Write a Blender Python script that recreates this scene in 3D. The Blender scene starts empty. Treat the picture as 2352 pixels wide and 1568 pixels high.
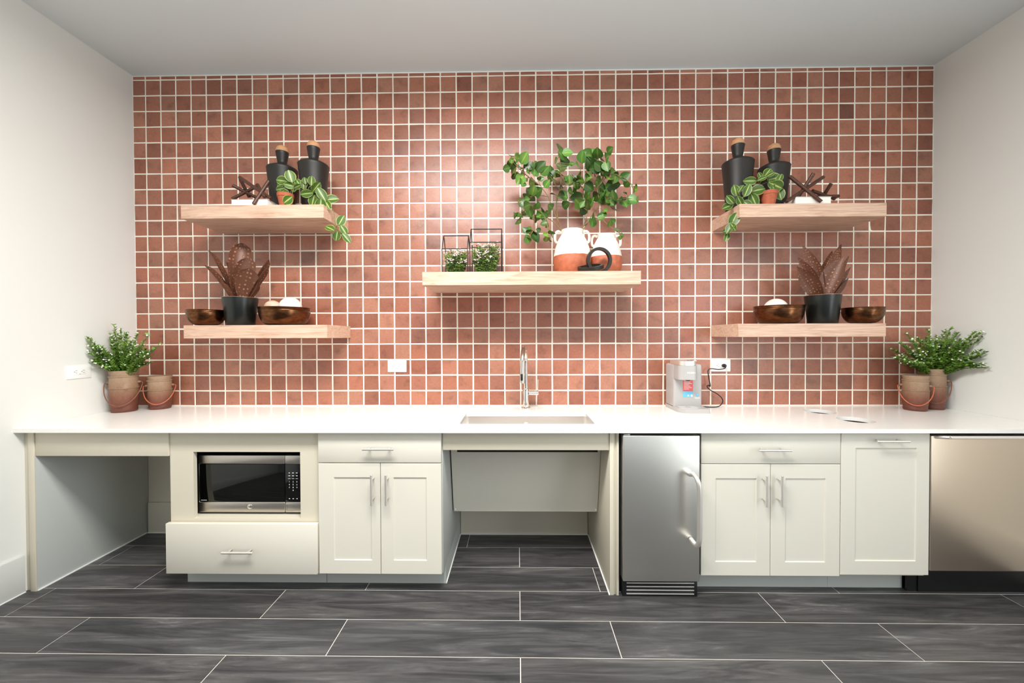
import bpy, bmesh, math, random
from mathutils import Vector, Matrix, Euler
random.seed(11)
sc = bpy.context.scene
COL = sc.collection
pi = math.pi

# ------------------------------------------------------------------ geometry
class G:
    """verts / faces with optional per-vertex colour and uv"""
    def __init__(s): s.v=[]; s.f=[]; s.c=[]; s.u=[]
    def add(s, vs, fs, c=(1,1,1), us=None):
        n=len(s.v); s.v+= [tuple(p) for p in vs]; s.f+=[tuple(i+n for i in f) for f in fs]
        s.c+=[c]*len(vs); s.u+= us if us else [(0,0)]*len(vs)
        return s
    def merge(s,g):
        n=len(s.v); s.v+=g.v; s.f+=[tuple(i+n for i in f) for f in g.f]; s.c+=g.c; s.u+=g.u; return s
    def move(s,d): s.v=[(x+d[0],y+d[1],z+d[2]) for x,y,z in s.v]; return s
    def xf(s,m): s.v=[tuple(m@Vector(p)) for p in s.v]; return s

def box(x0,x1,y0,y1,z0,z1,b=0.0,seg=2):
    g=G()
    if x0>x1: x0,x1=x1,x0
    if y0>y1: y0,y1=y1,y0
    if z0>z1: z0,z1=z1,z0
    if b<=0:
        vs=[(x,y,z) for z in (z0,z1) for y in (y0,y1) for x in (x0,x1)]
        return g.add(vs,[(0,2,3,1),(4,5,7,6),(0,1,5,4),(2,6,7,3),(0,4,6,2),(1,3,7,5)])
    bm=bmesh.new(); bmesh.ops.create_cube(bm,size=1)
    for v in bm.verts: v.co=Vector(((x0+x1)/2+v.co.x*(x1-x0),(y0+y1)/2+v.co.y*(y1-y0),(z0+z1)/2+v.co.z*(z1-z0)))
    bmesh.ops.bevel(bm,geom=bm.edges[:],offset=b,segments=seg,affect='EDGES',profile=.5)
    return frombm(bm)

def frombm(bm):
    g=G(); bm.verts.index_update()
    g.add([v.co[:] for v in bm.verts],[[v.index for v in f.verts] for f in bm.faces]); bm.free(); return g

def lathe(prof,n=40,cx=0,cy=0,cz=0,cols=None,wob=0):
    """prof: list of (r,z), open or closed at the axis"""
    g=G(); vs=[]; cc=[]
    for k,(r,z) in enumerate(prof):
        for i in range(n):
            a=2*pi*i/n; rr=r*(1+wob*math.sin(3*a+k*.7)+wob*.6*math.sin(5*a+k))
            vs.append((cx+rr*math.cos(a),cy+rr*math.sin(a),cz+z))
    fs=[]
    for k in range(len(prof)-1):
        for i in range(n):
            j=(i+1)%n; fs.append((k*n+i,k*n+j,(k+1)*n+j,(k+1)*n+i))
    if prof[0][0]>0: fs.append(tuple(range(n))[::-1])
    if prof[-1][0]>0: fs.append(tuple((len(prof)-1)*n+i for i in range(n)))
    return g.add(vs,fs)

def lathe_open(prof,n=40,cx=0,cy=0,cz=0,wob=0):
    g=lathe(prof,n,cx,cy,cz,None,wob)
    g.f=[f for f in g.f if len(f)<=4]
    return g

def smooth_path(pts,sub=6):
    P=[Vector(p) for p in pts]
    if len(P)<3: return P
    out=[]
    for i in range(len(P)-1):
        p0=P[i-1] if i>0 else P[i]*2-P[i+1]; p1=P[i]; p2=P[i+1]; p3=P[i+2] if i+2<len(P) else P[i+1]*2-P[i]
        for k in range(sub):
            t=k/sub
            out.append(.5*((2*p1)+(p2-p0)*t+(2*p0-5*p1+4*p2-p3)*t*t+(3*p1-p0-3*p2+p3)*t**3))
    out.append(P[-1]); return out

def tube(pts,r,n=10,sub=0,r2=None,closed=False,c=(1,1,1)):
    P=smooth_path(pts,sub) if sub else [Vector(p) for p in pts]
    g=G(); vs=[]; m=len(P); prev=None
    for i,p in enumerate(P):
        if closed: t=(P[(i+1)%m]-P[i-1])
        else: t=(P[min(i+1,m-1)]-P[max(i-1,0)])
        if t.length<1e-9: t=Vector((0,0,1))
        t.normalize()
        if prev is None:
            a=Vector((0,0,1)) if abs(t.z)<.9 else Vector((1,0,0)); u=t.cross(a).normalized()
        else:
            u=(prev-t*prev.dot(t)).normalized()
        prev=u; w=t.cross(u)
        rr=r if r2 is None else r+(r2-r)*i/(m-1)
        for k in range(n):
            a=2*pi*k/n; vs.append(p+u*math.cos(a)*rr+w*math.sin(a)*rr)
    fs=[]
    for i in range(m if closed else m-1):
        i2=(i+1)%m
        for k in range(n):
            j=(k+1)%n; fs.append((i*n+k,i*n+j,i2*n+j,i2*n+k))
    if not closed:
        fs.append(tuple(range(n))[::-1]); fs.append(tuple((m-1)*n+k for k in range(n)))
    return g.add(vs,fs,c)

def cyl(p0,p1,r,n=20,b=0):
    if b<=0: return tube([p0,p1],r,n)
    p0=Vector(p0);p1=Vector(p1);d=(p1-p0).normalized()
    g=G(); P=[(p0,r-b),(p0+d*b,r),(p1-d*b,r),(p1,r-b)]
    a=Vector((0,0,1)) if abs(d.z)<.9 else Vector((1,0,0)); u=d.cross(a).normalized(); w=d.cross(u)
    vs=[]
    for p,rr in P:
        for k in range(n): t=2*pi*k/n; vs.append(p+u*math.cos(t)*rr+w*math.sin(t)*rr)
    fs=[(i*n+k,i*n+(k+1)%n,(i+1)*n+(k+1)%n,(i+1)*n+k) for i in range(3) for k in range(n)]
    fs+= [tuple(range(n))[::-1],tuple(3*n+k for k in range(n))]
    return g.add(vs,fs)

def sphere(c,r,n=20,m=12,sz=1):
    prof=[(max(1e-5,r*math.sin(pi*k/m)),-r*sz*math.cos(pi*k/m)) for k in range(m+1)]
    return lathe_open(prof,n,*c)

def prism(poly,axis,a0,a1):
    """extrude a 2D polygon (list of 2-tuples) along an axis"""
    def P(q,a): return {'x':(a,q[0],q[1]),'y':(q[0],a,q[1]),'z':(q[0],q[1],a)}[axis]
    n=len(poly); g=G()
    return g.add([P(q,a0) for q in poly]+[P(q,a1) for q in poly],
        [tuple(range(n)),tuple(range(n,2*n))[::-1]]+[(i,i+n,(i+1)%n+n,(i+1)%n) for i in range(n)])

# ------------------------------------------------------------------ objects
def mesh(name,g,mat,parent=None,org=(0,0,0),smooth=True,angle=38,bevel=None):
    me=bpy.data.meshes.new(name); o=Vector(org)
    me.from_pydata([(p[0]-o.x,p[1]-o.y,p[2]-o.z) for p in g.v],[],g.f)
    bm=bmesh.new(); bm.from_mesh(me)
    if getattr(g,'needn',True): bmesh.ops.recalc_face_normals(bm,faces=bm.faces)
    bm.to_mesh(me); bm.free()
    ca=me.color_attributes.new('tint','FLOAT_COLOR','POINT')
    for i,c in enumerate(g.c): ca.data[i].color=(*c,1)
    uv=me.uv_layers.new(name='UVMap')
    for l in me.loops: uv.data[l.index].uv=g.u[l.vertex_index]
    me.materials.append(mat); me.validate()
    if smooth:
        me.shade_smooth(); me.set_sharp_from_angle(angle=math.radians(angle))
    ob=bpy.data.objects.new(name,me); COL.objects.link(ob)
    if parent: ob.parent=parent
    return ob
def plain(g): g.needn=False; return g

class Thing:
    def __init__(s,name,label,cat,loc=(0,0,0),group=None,rz=0):
        o=bpy.data.objects.new(name,None); COL.objects.link(o); o.empty_display_size=.05
        o.location=loc; o.rotation_euler=(0,0,rz); o['label']=label; o['category']=cat
        if group: o['group']=group
        s.o=o; s.loc=Vector(loc)
    def w(s,name,g,mat,parent=None,**k):      # geometry given in room coordinates
        return mesh(name,g,mat,parent or s.o,org=s.loc,**k)
    def l(s,name,g,mat,parent=None,**k):      # geometry given about the thing's own base
        return mesh(name,g,mat,parent or s.o,**k)
def single(name,g,mat,label,cat,loc=(0,0,0),group=None,**k):
    ob=mesh(name,g,mat,None,org=loc,**k); ob.location=loc
    ob['label']=label; ob['category']=cat
    if group: ob['group']=group
    return ob
def struct(name,g,mat,**k):
    ob=mesh(name,g,mat,**k); ob['kind']='structure'; return ob
def dup(src,loc,rz,label,group=None):
    r=src.copy(); COL.objects.link(r); r.location=loc; r.rotation_euler=(0,0,rz); r['label']=label
    if group: r['group']=group
    for ch in list(src.children):
        c=ch.copy(); COL.objects.link(c); c.parent=r
        for q in list(ch.children):
            d=q.copy(); COL.objects.link(d); d.parent=c
    return r

# ------------------------------------------------------------------ materials
def srgb(r,g,b):
    f=lambda c:(c/255/12.92) if c/255<=.04045 else ((c/255+.055)/1.055)**2.4
    return (f(r),f(g),f(b),1)
class NT:
    def __init__(s,name):
        s.m=bpy.data.materials.new(name); s.m.use_nodes=True; s.t=s.m.node_tree; s.t.nodes.clear()
        s.out=s.n('ShaderNodeOutputMaterial'); s.b=s.n('ShaderNodeBsdfPrincipled'); s.k(s.b,0,s.out,0)
    def n(s,ty,**kw):
        nd=s.t.nodes.new(ty)
        for a,v in kw.items():
            if a in nd.bl_rna.properties: setattr(nd,a,v)
            else: nd.inputs[a.replace('_',' ')].default_value=v
        return nd
    def k(s,a,ao,b,bi): s.t.links.new(a.outputs[ao],b.inputs[bi])
    def set(s,**kw):
        for a,v in kw.items(): s.b.inputs[a.replace('_',' ')].default_value=v
    def bump(s,src,out=0,strength=.2,dist=.002,normal_to=None):
        b=s.n('ShaderNodeBump'); b.inputs['Strength'].default_value=strength; b.inputs['Distance'].default_value=dist
        s.k(src,out,b,'Height'); s.k(b,0,s.b,'Normal'); return b
    def ramp(s,src,out,stops):
        r=s.n('ShaderNodeValToRGB'); e=r.color_ramp.elements
        e[0].position,e[0].color=stops[0]; e[1].position,e[1].color=stops[-1]
        for p,c in stops[1:-1]: x=e.new(p); x.color=c
        s.k(src,out,r,0); return r
    def noise(s,scale,detail=3,rough=.55,coord='Object',sx=1,sy=1,sz=1,dist=0):
        tc=s.n('ShaderNodeTexCoord'); mp=s.n('ShaderNodeMapping'); mp.inputs['Scale'].default_value=(sx,sy,sz)
        s.k(tc,coord,mp,0); nz=s.n('ShaderNodeTexNoise'); nz.inputs['Scale'].default_value=scale; nz.inputs['Detail'].default_value=detail
        nz.inputs['Roughness'].default_value=rough; nz.inputs['Distortion'].default_value=dist
        s.k(mp,0,nz,0); return nz
    def mix(s,a,ao,b,bo,fac,fo=None,mode='MIX'):
        m=s.n('ShaderNodeMix'); m.data_type='RGBA'; m.blend_type=mode
        if fo is None: m.inputs[0].default_value=fac
        else: s.k(fac,fo,m,0)
        if isinstance(a,tuple): m.inputs[6].default_value=a
        else: s.k(a,ao,m,6)
        if isinstance(b,tuple): m.inputs[7].default_value=b
        else: s.k(b,bo,m,7)
        return m
def simple(name,col,rough=.5,metal=0,spec=.5,nscale=0,nstr=.05,var=0,coat=0,ndist=.001,aniso=(1,1,1)):
    n=NT(name); n.set(Base_Color=col,Roughness=rough,Metallic=metal); n.b.inputs['Specular IOR Level'].default_value=spec
    n.b.inputs['Coat Weight'].default_value=coat
    if nscale:
        nz=n.noise(nscale,sx=aniso[0],sy=aniso[1],sz=aniso[2]); n.bump(nz,0,nstr,ndist)
        if var:
            d=tuple(c*(1-var) for c in col[:3])+(1,); l=tuple(min(1,c*(1+var)) for c in col[:3])+(1,)
            r=n.ramp(nz,0,[(.3,d),(.7,l)]); n.k(r,0,n.b,'Base Color')
    return n.m

M={}
M['wall']=simple('wall_paint',srgb(228,227,222),.75,spec=.3,nscale=260,nstr=.08,ndist=.0006)
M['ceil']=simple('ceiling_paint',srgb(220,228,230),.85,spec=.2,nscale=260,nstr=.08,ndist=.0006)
M['trimw']=simple('trim_paint',srgb(214,214,210),.5,nscale=90,nstr=.02)
M['underwall']=simple('under_counter_paint',srgb(222,213,196),.7,nscale=200,nstr=.05)
M['cab']=simple('cabinet_paint',srgb(219,213,200),.42,nscale=60,nstr=.015,spec=.4)
M['cabframe']=simple('cabinet_frame_paint',srgb(212,203,184),.42,nscale=60,nstr=.015,spec=.4)
M['panelgrey']=simple('grey_panel_laminate',srgb(188,190,186),.5,nscale=60,nstr=.015)
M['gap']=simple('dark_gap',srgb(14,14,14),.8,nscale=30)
M['caulk']=simple('white_caulk',srgb(240,240,236),.6,nscale=60)
M['quartz']=simple('white_quartz',srgb(246,243,238),.22,nscale=40,nstr=.01,var=.015,spec=.5)
M['black']=simple('black_plastic',srgb(20,20,21),.35,nscale=120,nstr=.03)
M['blackmatte']=simple('black_undercoat',srgb(12,12,13),.9,nscale=90,nstr=.2)
M['glassblack']=simple('black_oven_glass',srgb(7,8,7),.06,nscale=20,nstr=.002,spec=.5)
M['white']=simple('white_plastic',srgb(243,242,240),.35,nscale=80,nstr=.01)
M['slot']=simple('outlet_slot',srgb(60,58,56),.6,nscale=50)
M['silver']=simple('polished_nickel',(.74,.71,.66,1),.13,1,nscale=40,nstr=.01)
M['satin']=simple('satin_nickel',(.84,.80,.75,1),.5,1,nscale=60,nstr=.02)
def steel(name,col,rough,ax):
    n=NT(name); n.set(Base_Color=col,Metallic=1.0,Roughness=rough)
    nz=n.noise(30,4,.7,sx=ax[0],sy=ax[1],sz=ax[2]); n.bump(nz,0,.12,.0006)
    r=n.ramp(nz,0,[(.2,(rough-.04,)*3+(1,)),(.8,(rough+.06,)*3+(1,))]); n.k(r,0,n.b,'Roughness')
    n.b.inputs['Anisotropic'].default_value=.4
    return n.m
M['steel']=steel('brushed_steel_vertical',(.76,.74,.69,1),.36,(40,1,1))
M['steelw']=steel('brushed_steel_tan_reflection',(.74,.62,.50,1),.3,(40,1,1))  # dishwasher steel, with a warm room reflection tinted into its colour
M['steelh']=steel('brushed_steel_horizontal',(.60,.56,.51,1),.3,(1,1,40))
M['basin']=steel('sink_steel',(.86,.83,.79,1),.42,(1,1,30))
M['blackvase']=simple('matte_black_ceramic',srgb(34,30,26),.45,nscale=50,nstr=.05,spec=.45)
M['cork']=simple('turned_wood_stopper',srgb(196,146,104),.6,nscale=40,nstr=.1,var=.2,aniso=(1,1,6))
M['blackpot']=simple('black_glazed_pot',srgb(20,23,21),.32,nscale=30,nstr=.03)
M['rim']=simple('copper_rim',srgb(196,140,100),.35,.6,nscale=40)
M['soil']=simple('dark_soil',srgb(34,26,20),.95,nscale=160,nstr=.8,var=.4,ndist=.01)
M['terra']=simple('terracotta',srgb(176,92,62),.75,nscale=60,nstr=.15,var=.12)
M['twig']=simple('dark_bronze_rod',srgb(84,54,42),.45,.25,nscale=70,nstr=.2,var=.3,aniso=(1,1,4))
M['iron']=simple('dark_iron',srgb(54,50,45),.5,.5,nscale=90,nstr=.15)
M['wire']=simple('black_wire',srgb(28,25,23),.45,.3,nscale=90)
M['cover']=simple('grey_book_cover',srgb(198,196,190),.5,nscale=60)
M['bookwhite']=simple('white_book_cover',srgb(240,236,228),.5,nscale=60)
M['stemg']=simple('green_stem',srgb(118,128,62),.6,nscale=80,var=.25)
M['stemb']=simple('woody_stem',srgb(128,108,66),.7,nscale=60,nstr=.2,var=.25)
M['bud']=simple('white_bud',srgb(250,248,236),.5,nscale=60,nstr=.05)
M['petal']=simple('pale_pink_petal',srgb(246,226,216),.6,nscale=60,nstr=.05)
M['coffee']=simple('warm_grey_plastic',srgb(176,172,170),.34,nscale=80,nstr=.02)
M['coffee2']=simple('light_grey_plastic',srgb(196,194,193),.34,nscale=80,nstr=.02)
M['stred']=simple('red_sticker',srgb(226,96,92),.5,nscale=60)
M['stblue']=simple('blue_sticker',srgb(110,190,232),.5,nscale=60)
M['print']=simple('white_print',srgb(250,250,250),.5,nscale=60)
M['rope']=simple('orange_wire_handle',srgb(190,100,66),.5,nscale=60,var=.15)
M['ropeb']=simple('brown_wire_handle',srgb(128,76,54),.5,nscale=60,var=.15)
M['copperwire']=M['rope']

def mk_bronze():
    n=NT('aged_bronze'); nz=n.noise(9,4,.6,'Generated'); r=n.ramp(nz,0,[(.3,srgb(88,54,36)),(.55,srgb(112,74,48)),(.8,srgb(134,94,62))])
    n.k(r,0,n.b,'Base Color'); n.set(Metallic=1.0,Roughness=.27); n.bump(nz,0,.05,.002); return n.m
M['bronze']=mk_bronze()
def mk_wood():
    n=NT('pale_oak_veneer')
    w=n.noise(14,6,.62,'Object',sx=.32,sy=1.6,sz=3.4,dist=1.1)
    f=n.noise(150,3,.6,'Object',sx=.03,sy=1,sz=1)
    r=n.ramp(w,0,[(.3,srgb(196,156,132)),(.5,srgb(219,182,158)),(.72,srgb(230,197,175))])
    r2=n.ramp(f,0,[(.35,(.8,.78,.76,1)),(.65,(1,1,1,1))])
    m=n.mix(r,0,r2,0,1,mode='MULTIPLY'); n.k(m,2,n.b,'Base Color'); n.set(Roughness=.5); n.bump(f,0,.12,.0006); return n.m
M['oak']=mk_wood()
def mk_tile():
    n=NT('terracotta_zellige_tile')
    at=n.n('ShaderNodeAttribute'); at.attribute_name='tint'
    uv=n.n('ShaderNodeUVMap')
    nz=n.n('ShaderNodeTexNoise'); nz.inputs['Scale'].default_value=1.3; nz.inputs['Detail'].default_value=3; n.k(uv,0,nz,0)
    r=n.ramp(nz,0,[(.25,(.66,.65,.64,1)),(.45,(1,1,1,1)),(.8,(1.12,1.14,1.16,1))])
    m=n.mix(at,0,r,0,1,mode='MULTIPLY')
    nf=n.n('ShaderNodeTexNoise'); nf.inputs['Scale'].default_value=7; nf.inputs['Detail'].default_value=4; n.k(uv,0,nf,0)
    r2=n.ramp(nf,0,[(.3,(.88,.86,.84,1)),(.7,(1.08,1.08,1.1,1))])
    m2=n.mix(m,2,r2,0,1,mode='MULTIPLY')
    n.k(m2,2,n.b,'Base Color'); n.set(Roughness=.42)
    n.b.inputs['Specular IOR Level'].default_value=.8
    wv=n.n('ShaderNodeTexNoise'); wv.inputs['Scale'].default_value=1.6; wv.inputs['Detail'].default_value=2; n.k(uv,0,wv,0)
    n.bump(wv,0,.35,.003); return n.m
M['tile']=mk_tile()
M['grout']=simple('cream_grout',srgb(246,240,226),.85,nscale=300,nstr=.2)
def mk_plank():
    n=NT('charcoal_wood_look_porcelain')
    at=n.n('ShaderNodeAttribute'); at.attribute_name='tint'
    uv=n.n('ShaderNodeUVMap'); mp=n.n('ShaderNodeMapping'); mp.inputs['Scale'].default_value=(1.0,10,1); n.k(uv,0,mp,0)
    nz=n.n('ShaderNodeTexNoise'); nz.inputs['Scale'].default_value=1.7; nz.inputs['Detail'].default_value=9; nz.inputs['Roughness'].default_value=.66; nz.inputs['Distortion'].default_value=1.1; n.k(mp,0,nz,0)
    mp2=n.n('ShaderNodeMapping'); mp2.inputs['Scale'].default_value=(4,90,1); n.k(uv,0,mp2,0)
    nf=n.n('ShaderNodeTexNoise'); nf.inputs['Scale'].default_value=1.5; nf.inputs['Detail'].default_value=4; n.k(mp2,0,nf,0)
    r=n.ramp(nz,0,[(.27,srgb(36,36,38)),(.46,srgb(62,61,62)),(.6,srgb(84,82,82)),(.78,srgb(132,129,128))])
    r2=n.ramp(nf,0,[(.3,(.86,.86,.86,1)),(.7,(1.1,1.1,1.1,1))])
    m=n.mix(r,0,r2,0,1,mode='MULTIPLY'); m2=n.mix(m,2,at,0,1,mode='MULTIPLY')
    n.k(m2,2,n.b,'Base Color'); n.set(Roughness=.42); n.b.inputs['Specular IOR Level'].default_value=.45
    n.bump(nf,0,.08,.001); return n.m
M['plank']=mk_plank()
M['fgrout']=simple('pale_floor_grout',srgb(206,198,190),.85,nscale=200,nstr=.1)
def mk_leaf(name,stops,rough=.42,transl=.0,mode='tint'):
    n=NT(name); at=n.n('ShaderNodeAttribute'); at.attribute_name='tint'
    uv=n.n('ShaderNodeUVMap'); sp=n.n('ShaderNodeSeparateXYZ'); n.k(uv,0,sp,0)
    # u: 0 midrib .. 1 margin ; v: 0 base .. 1 tip
    r=n.ramp(sp,0,stops)
    m=n.mix(r,0,at,0,1,mode='MULTIPLY'); n.k(m,2,n.b,'Base Color'); n.set(Roughness=rough)
    n.b.inputs['Subsurface Weight'].default_value=0
    nz=n.noise(60); n.bump(nz,0,.08,.001)
    return n.m
g1=srgb(88,130,52)
M['figleaf']=mk_leaf('fig_leaf',[(0,srgb(126,158,78)),(.12,srgb(84,126,52)),(1,srgb(66,110,44))],.36)
M['vineleaf']=mk_leaf('variegated_leaf',[(0,srgb(208,212,140)),(.06,srgb(176,192,108)),(.17,srgb(80,114,38)),(.80,srgb(68,104,34)),(.92,srgb(150,168,74)),(1,srgb(200,208,130))],.4)
M['boxleaf']=mk_leaf('boxwood_leaf',[(0,srgb(136,162,70)),(.3,srgb(92,134,50)),(1,srgb(104,146,58))],.4)
def mk_succ():
    n=NT('speckled_brown_leaf')
    uv=n.n('ShaderNodeUVMap'); mp=n.n('ShaderNodeMapping'); mp.inputs['Scale'].default_value=(1,1,1); n.k(uv,0,mp,0)
    vo=n.n('ShaderNodeTexVoronoi'); vo.inputs['Scale'].default_value=1.0; vo.inputs['Randomness'].default_value=.35; n.k(mp,0,vo,0)
    r=n.ramp(vo,0,[(.12,srgb(176,124,94)),(.3,srgb(104,64,46))])
    n.k(r,0,n.b,'Base Color'); n.set(Roughness=.45,Metallic=.15)
    r2=n.ramp(vo,0,[(.08,(1,1,1,1)),(.34,(0,0,0,1))]); n.bump(r2,0,.5,.003); return n.m
M['succ']=mk_succ()
def mk_crock():
    n=NT('weathered_clay_crock')
    tc=n.n('ShaderNodeTexCoord'); sp=n.n('ShaderNodeSeparateXYZ'); n.k(tc,'Generated',sp,0)
    nz=n.noise(3.2,5,.6,'Generated'); 
    ad=n.n('ShaderNodeMath'); ad.operation='MULTIPLY_ADD'; n.k(nz,0,ad,0); ad.inputs[1].default_value=.3; n.k(sp,2,ad,2)
    r=n.ramp(ad,0,[(.2,srgb(104,56,42)),(.48,srgb(124,74,56)),(.68,srgb(142,108,84)),(1.0,srgb(160,132,106))])
    n2=n.noise(22,4,.6,'Generated',sz=2.5); r2=n.ramp(n2,0,[(.3,(.8,.8,.8,1)),(.7,(1.12,1.12,1.12,1))])
    m=n.mix(r,0,r2,0,1,mode='MULTIPLY'); n.k(m,2,n.b,'Base Color'); n.set(Roughness=.5); n.bump(n2,0,.2,.003); return n.m
M['crock']=mk_crock()
def mk_dip():
    n=NT('white_dipped_terracotta')
    tc=n.n('ShaderNodeTexCoord'); sp=n.n('ShaderNodeSeparateXYZ'); n.k(tc,'Object',sp,0)
    nz=n.noise(14,2,.5,'Object'); ad=n.n('ShaderNodeMath'); ad.operation='MULTIPLY_ADD'; n.k(nz,0,ad,0); ad.inputs[1].default_value=.008; n.k(sp,2,ad,2)
    mr=n.n('ShaderNodeMapRange'); mr.inputs['From Min'].default_value=.128; mr.inputs['From Max'].default_value=.1295; n.k(ad,0,mr,0)
    n3=n.noise(40,3,.5,'Object'); r3=n.ramp(n3,0,[(.3,srgb(166,90,62)),(.7,srgb(190,108,76))])
    m=n.mix(r3,0,srgb(246,238,226),0,mr,0); n.k(m,2,n.b,'Base Color'); n.set(Roughness=.6)
    n4=n.noise(26,3,.5,'Object',sx=.2,sy=.2,sz=6); n.bump(n4,0,.12,.002); return n.m
M['dip']=mk_dip()
def mk_ball(name,a,b):
    n=NT(name); nz=n.noise(10,4,.5,'Object',sx=.3,sy=.3,sz=3); r=n.ramp(nz,0,[(.45,b),(.6,a)]); n.k(r,0,n.b,'Base Color'); n.set(Roughness=.45); n.bump(nz,0,.15,.002); return n.m
M['ballw']=mk_ball('white_ball',srgb(250,246,238),srgb(236,228,216))
M['ballp']=mk_ball('striped_ball',srgb(240,228,214),srgb(206,170,146))
def mk_glass():
    n=NT('thin_clear_glass'); t=n.t
    gl=n.n('ShaderNodeBsdfGlossy'); gl.inputs['Roughness'].default_value=.03
    tr=n.n('ShaderNodeBsdfTransparent'); mx=n.n('ShaderNodeMixShader'); fr=n.n('ShaderNodeFresnel'); fr.inputs[0].default_value=1.45
    n.k(fr,0,mx,0); n.k(tr,0,mx,1); n.k(gl,0,mx,2); n.k(mx,0,n.out,0); t.nodes.remove(n.b); return n.m
M['glass']=mk_glass()
# measured plant and sculpture points, in metres
FIG_BRANCHES=[[(0.288,-0.16,1.954),(0.253,-0.177,2.024),(0.213,-0.194,2.103),(0.186,-0.21,2.167),(0.141,-0.227,2.224),(0.115,-0.244,2.275),(0.064,-0.261,2.296)],[(0.294,-0.16,1.95),(0.233,-0.187,2.008),(0.16,-0.214,2.052),(0.102,-0.24,2.082),(0.038,-0.267,2.061),(0.001,-0.294,2.04)],[(0.102,-0.24,2.082),(0.102,-0.234,2.021),(0.096,-0.228,1.959),(0.064,-0.221,1.911)],[(0.16,-0.214,2.052),(0.177,-0.247,1.997),(0.18,-0.281,1.913)],[(0.252,-0.16,2.035),(0.24,-0.184,2.131),(0.257,-0.208,2.193),(0.292,-0.232,2.221),(0.345,-0.256,2.243),(0.379,-0.28,2.313),(0.378,-0.303,2.345)],[(0.257,-0.208,2.193),(0.266,-0.212,2.261),(0.262,-0.216,2.342),(0.256,-0.22,2.435)],[(0.257,-0.208,2.193),(0.216,-0.09,2.331)],[(0.395,-0.16,1.96),(0.419,-0.153,2.03),(0.44,-0.147,2.097),(0.415,-0.14,2.204),(0.423,-0.133,2.279),(0.457,-0.127,2.36),(0.471,-0.12,2.461)],[(0.398,-0.16,1.963),(0.471,-0.155,2.081),(0.511,-0.15,2.134),(0.499,-0.144,2.241),(0.533,-0.139,2.295),(0.515,-0.134,2.376),(0.503,-0.129,2.457)],[(0.533,-0.139,2.295),(0.538,-0.202,2.345),(0.53,-0.265,2.368)],[(0.511,-0.15,2.134),(0.567,-0.162,2.169),(0.642,-0.174,2.164),(0.735,-0.186,2.155)],[(0.499,-0.144,2.241),(0.563,-0.18,2.304),(0.637,-0.215,2.276),(0.696,-0.251,2.204)],[(0.411,-0.16,2.002),(0.464,-0.189,2.038),(0.509,-0.218,2.022),(0.547,-0.248,1.976),(0.611,-0.277,1.917)],[(0.141,-0.227,2.224),(0.07,-0.249,2.267),(-0.011,-0.271,2.333),(-0.035,-0.293,2.366)],[(0.186,-0.21,2.167),(0.121,-0.229,2.167),(0.058,-0.248,2.142),(0.013,-0.266,2.105)],[(0.415,-0.14,2.204),(0.364,-0.088,2.244)],[(0.511,-0.15,2.134),(0.588,-0.131,2.14),(0.625,-0.113,2.106)],[(0.44,-0.147,2.097),(0.406,-0.118,2.133)]]
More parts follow.
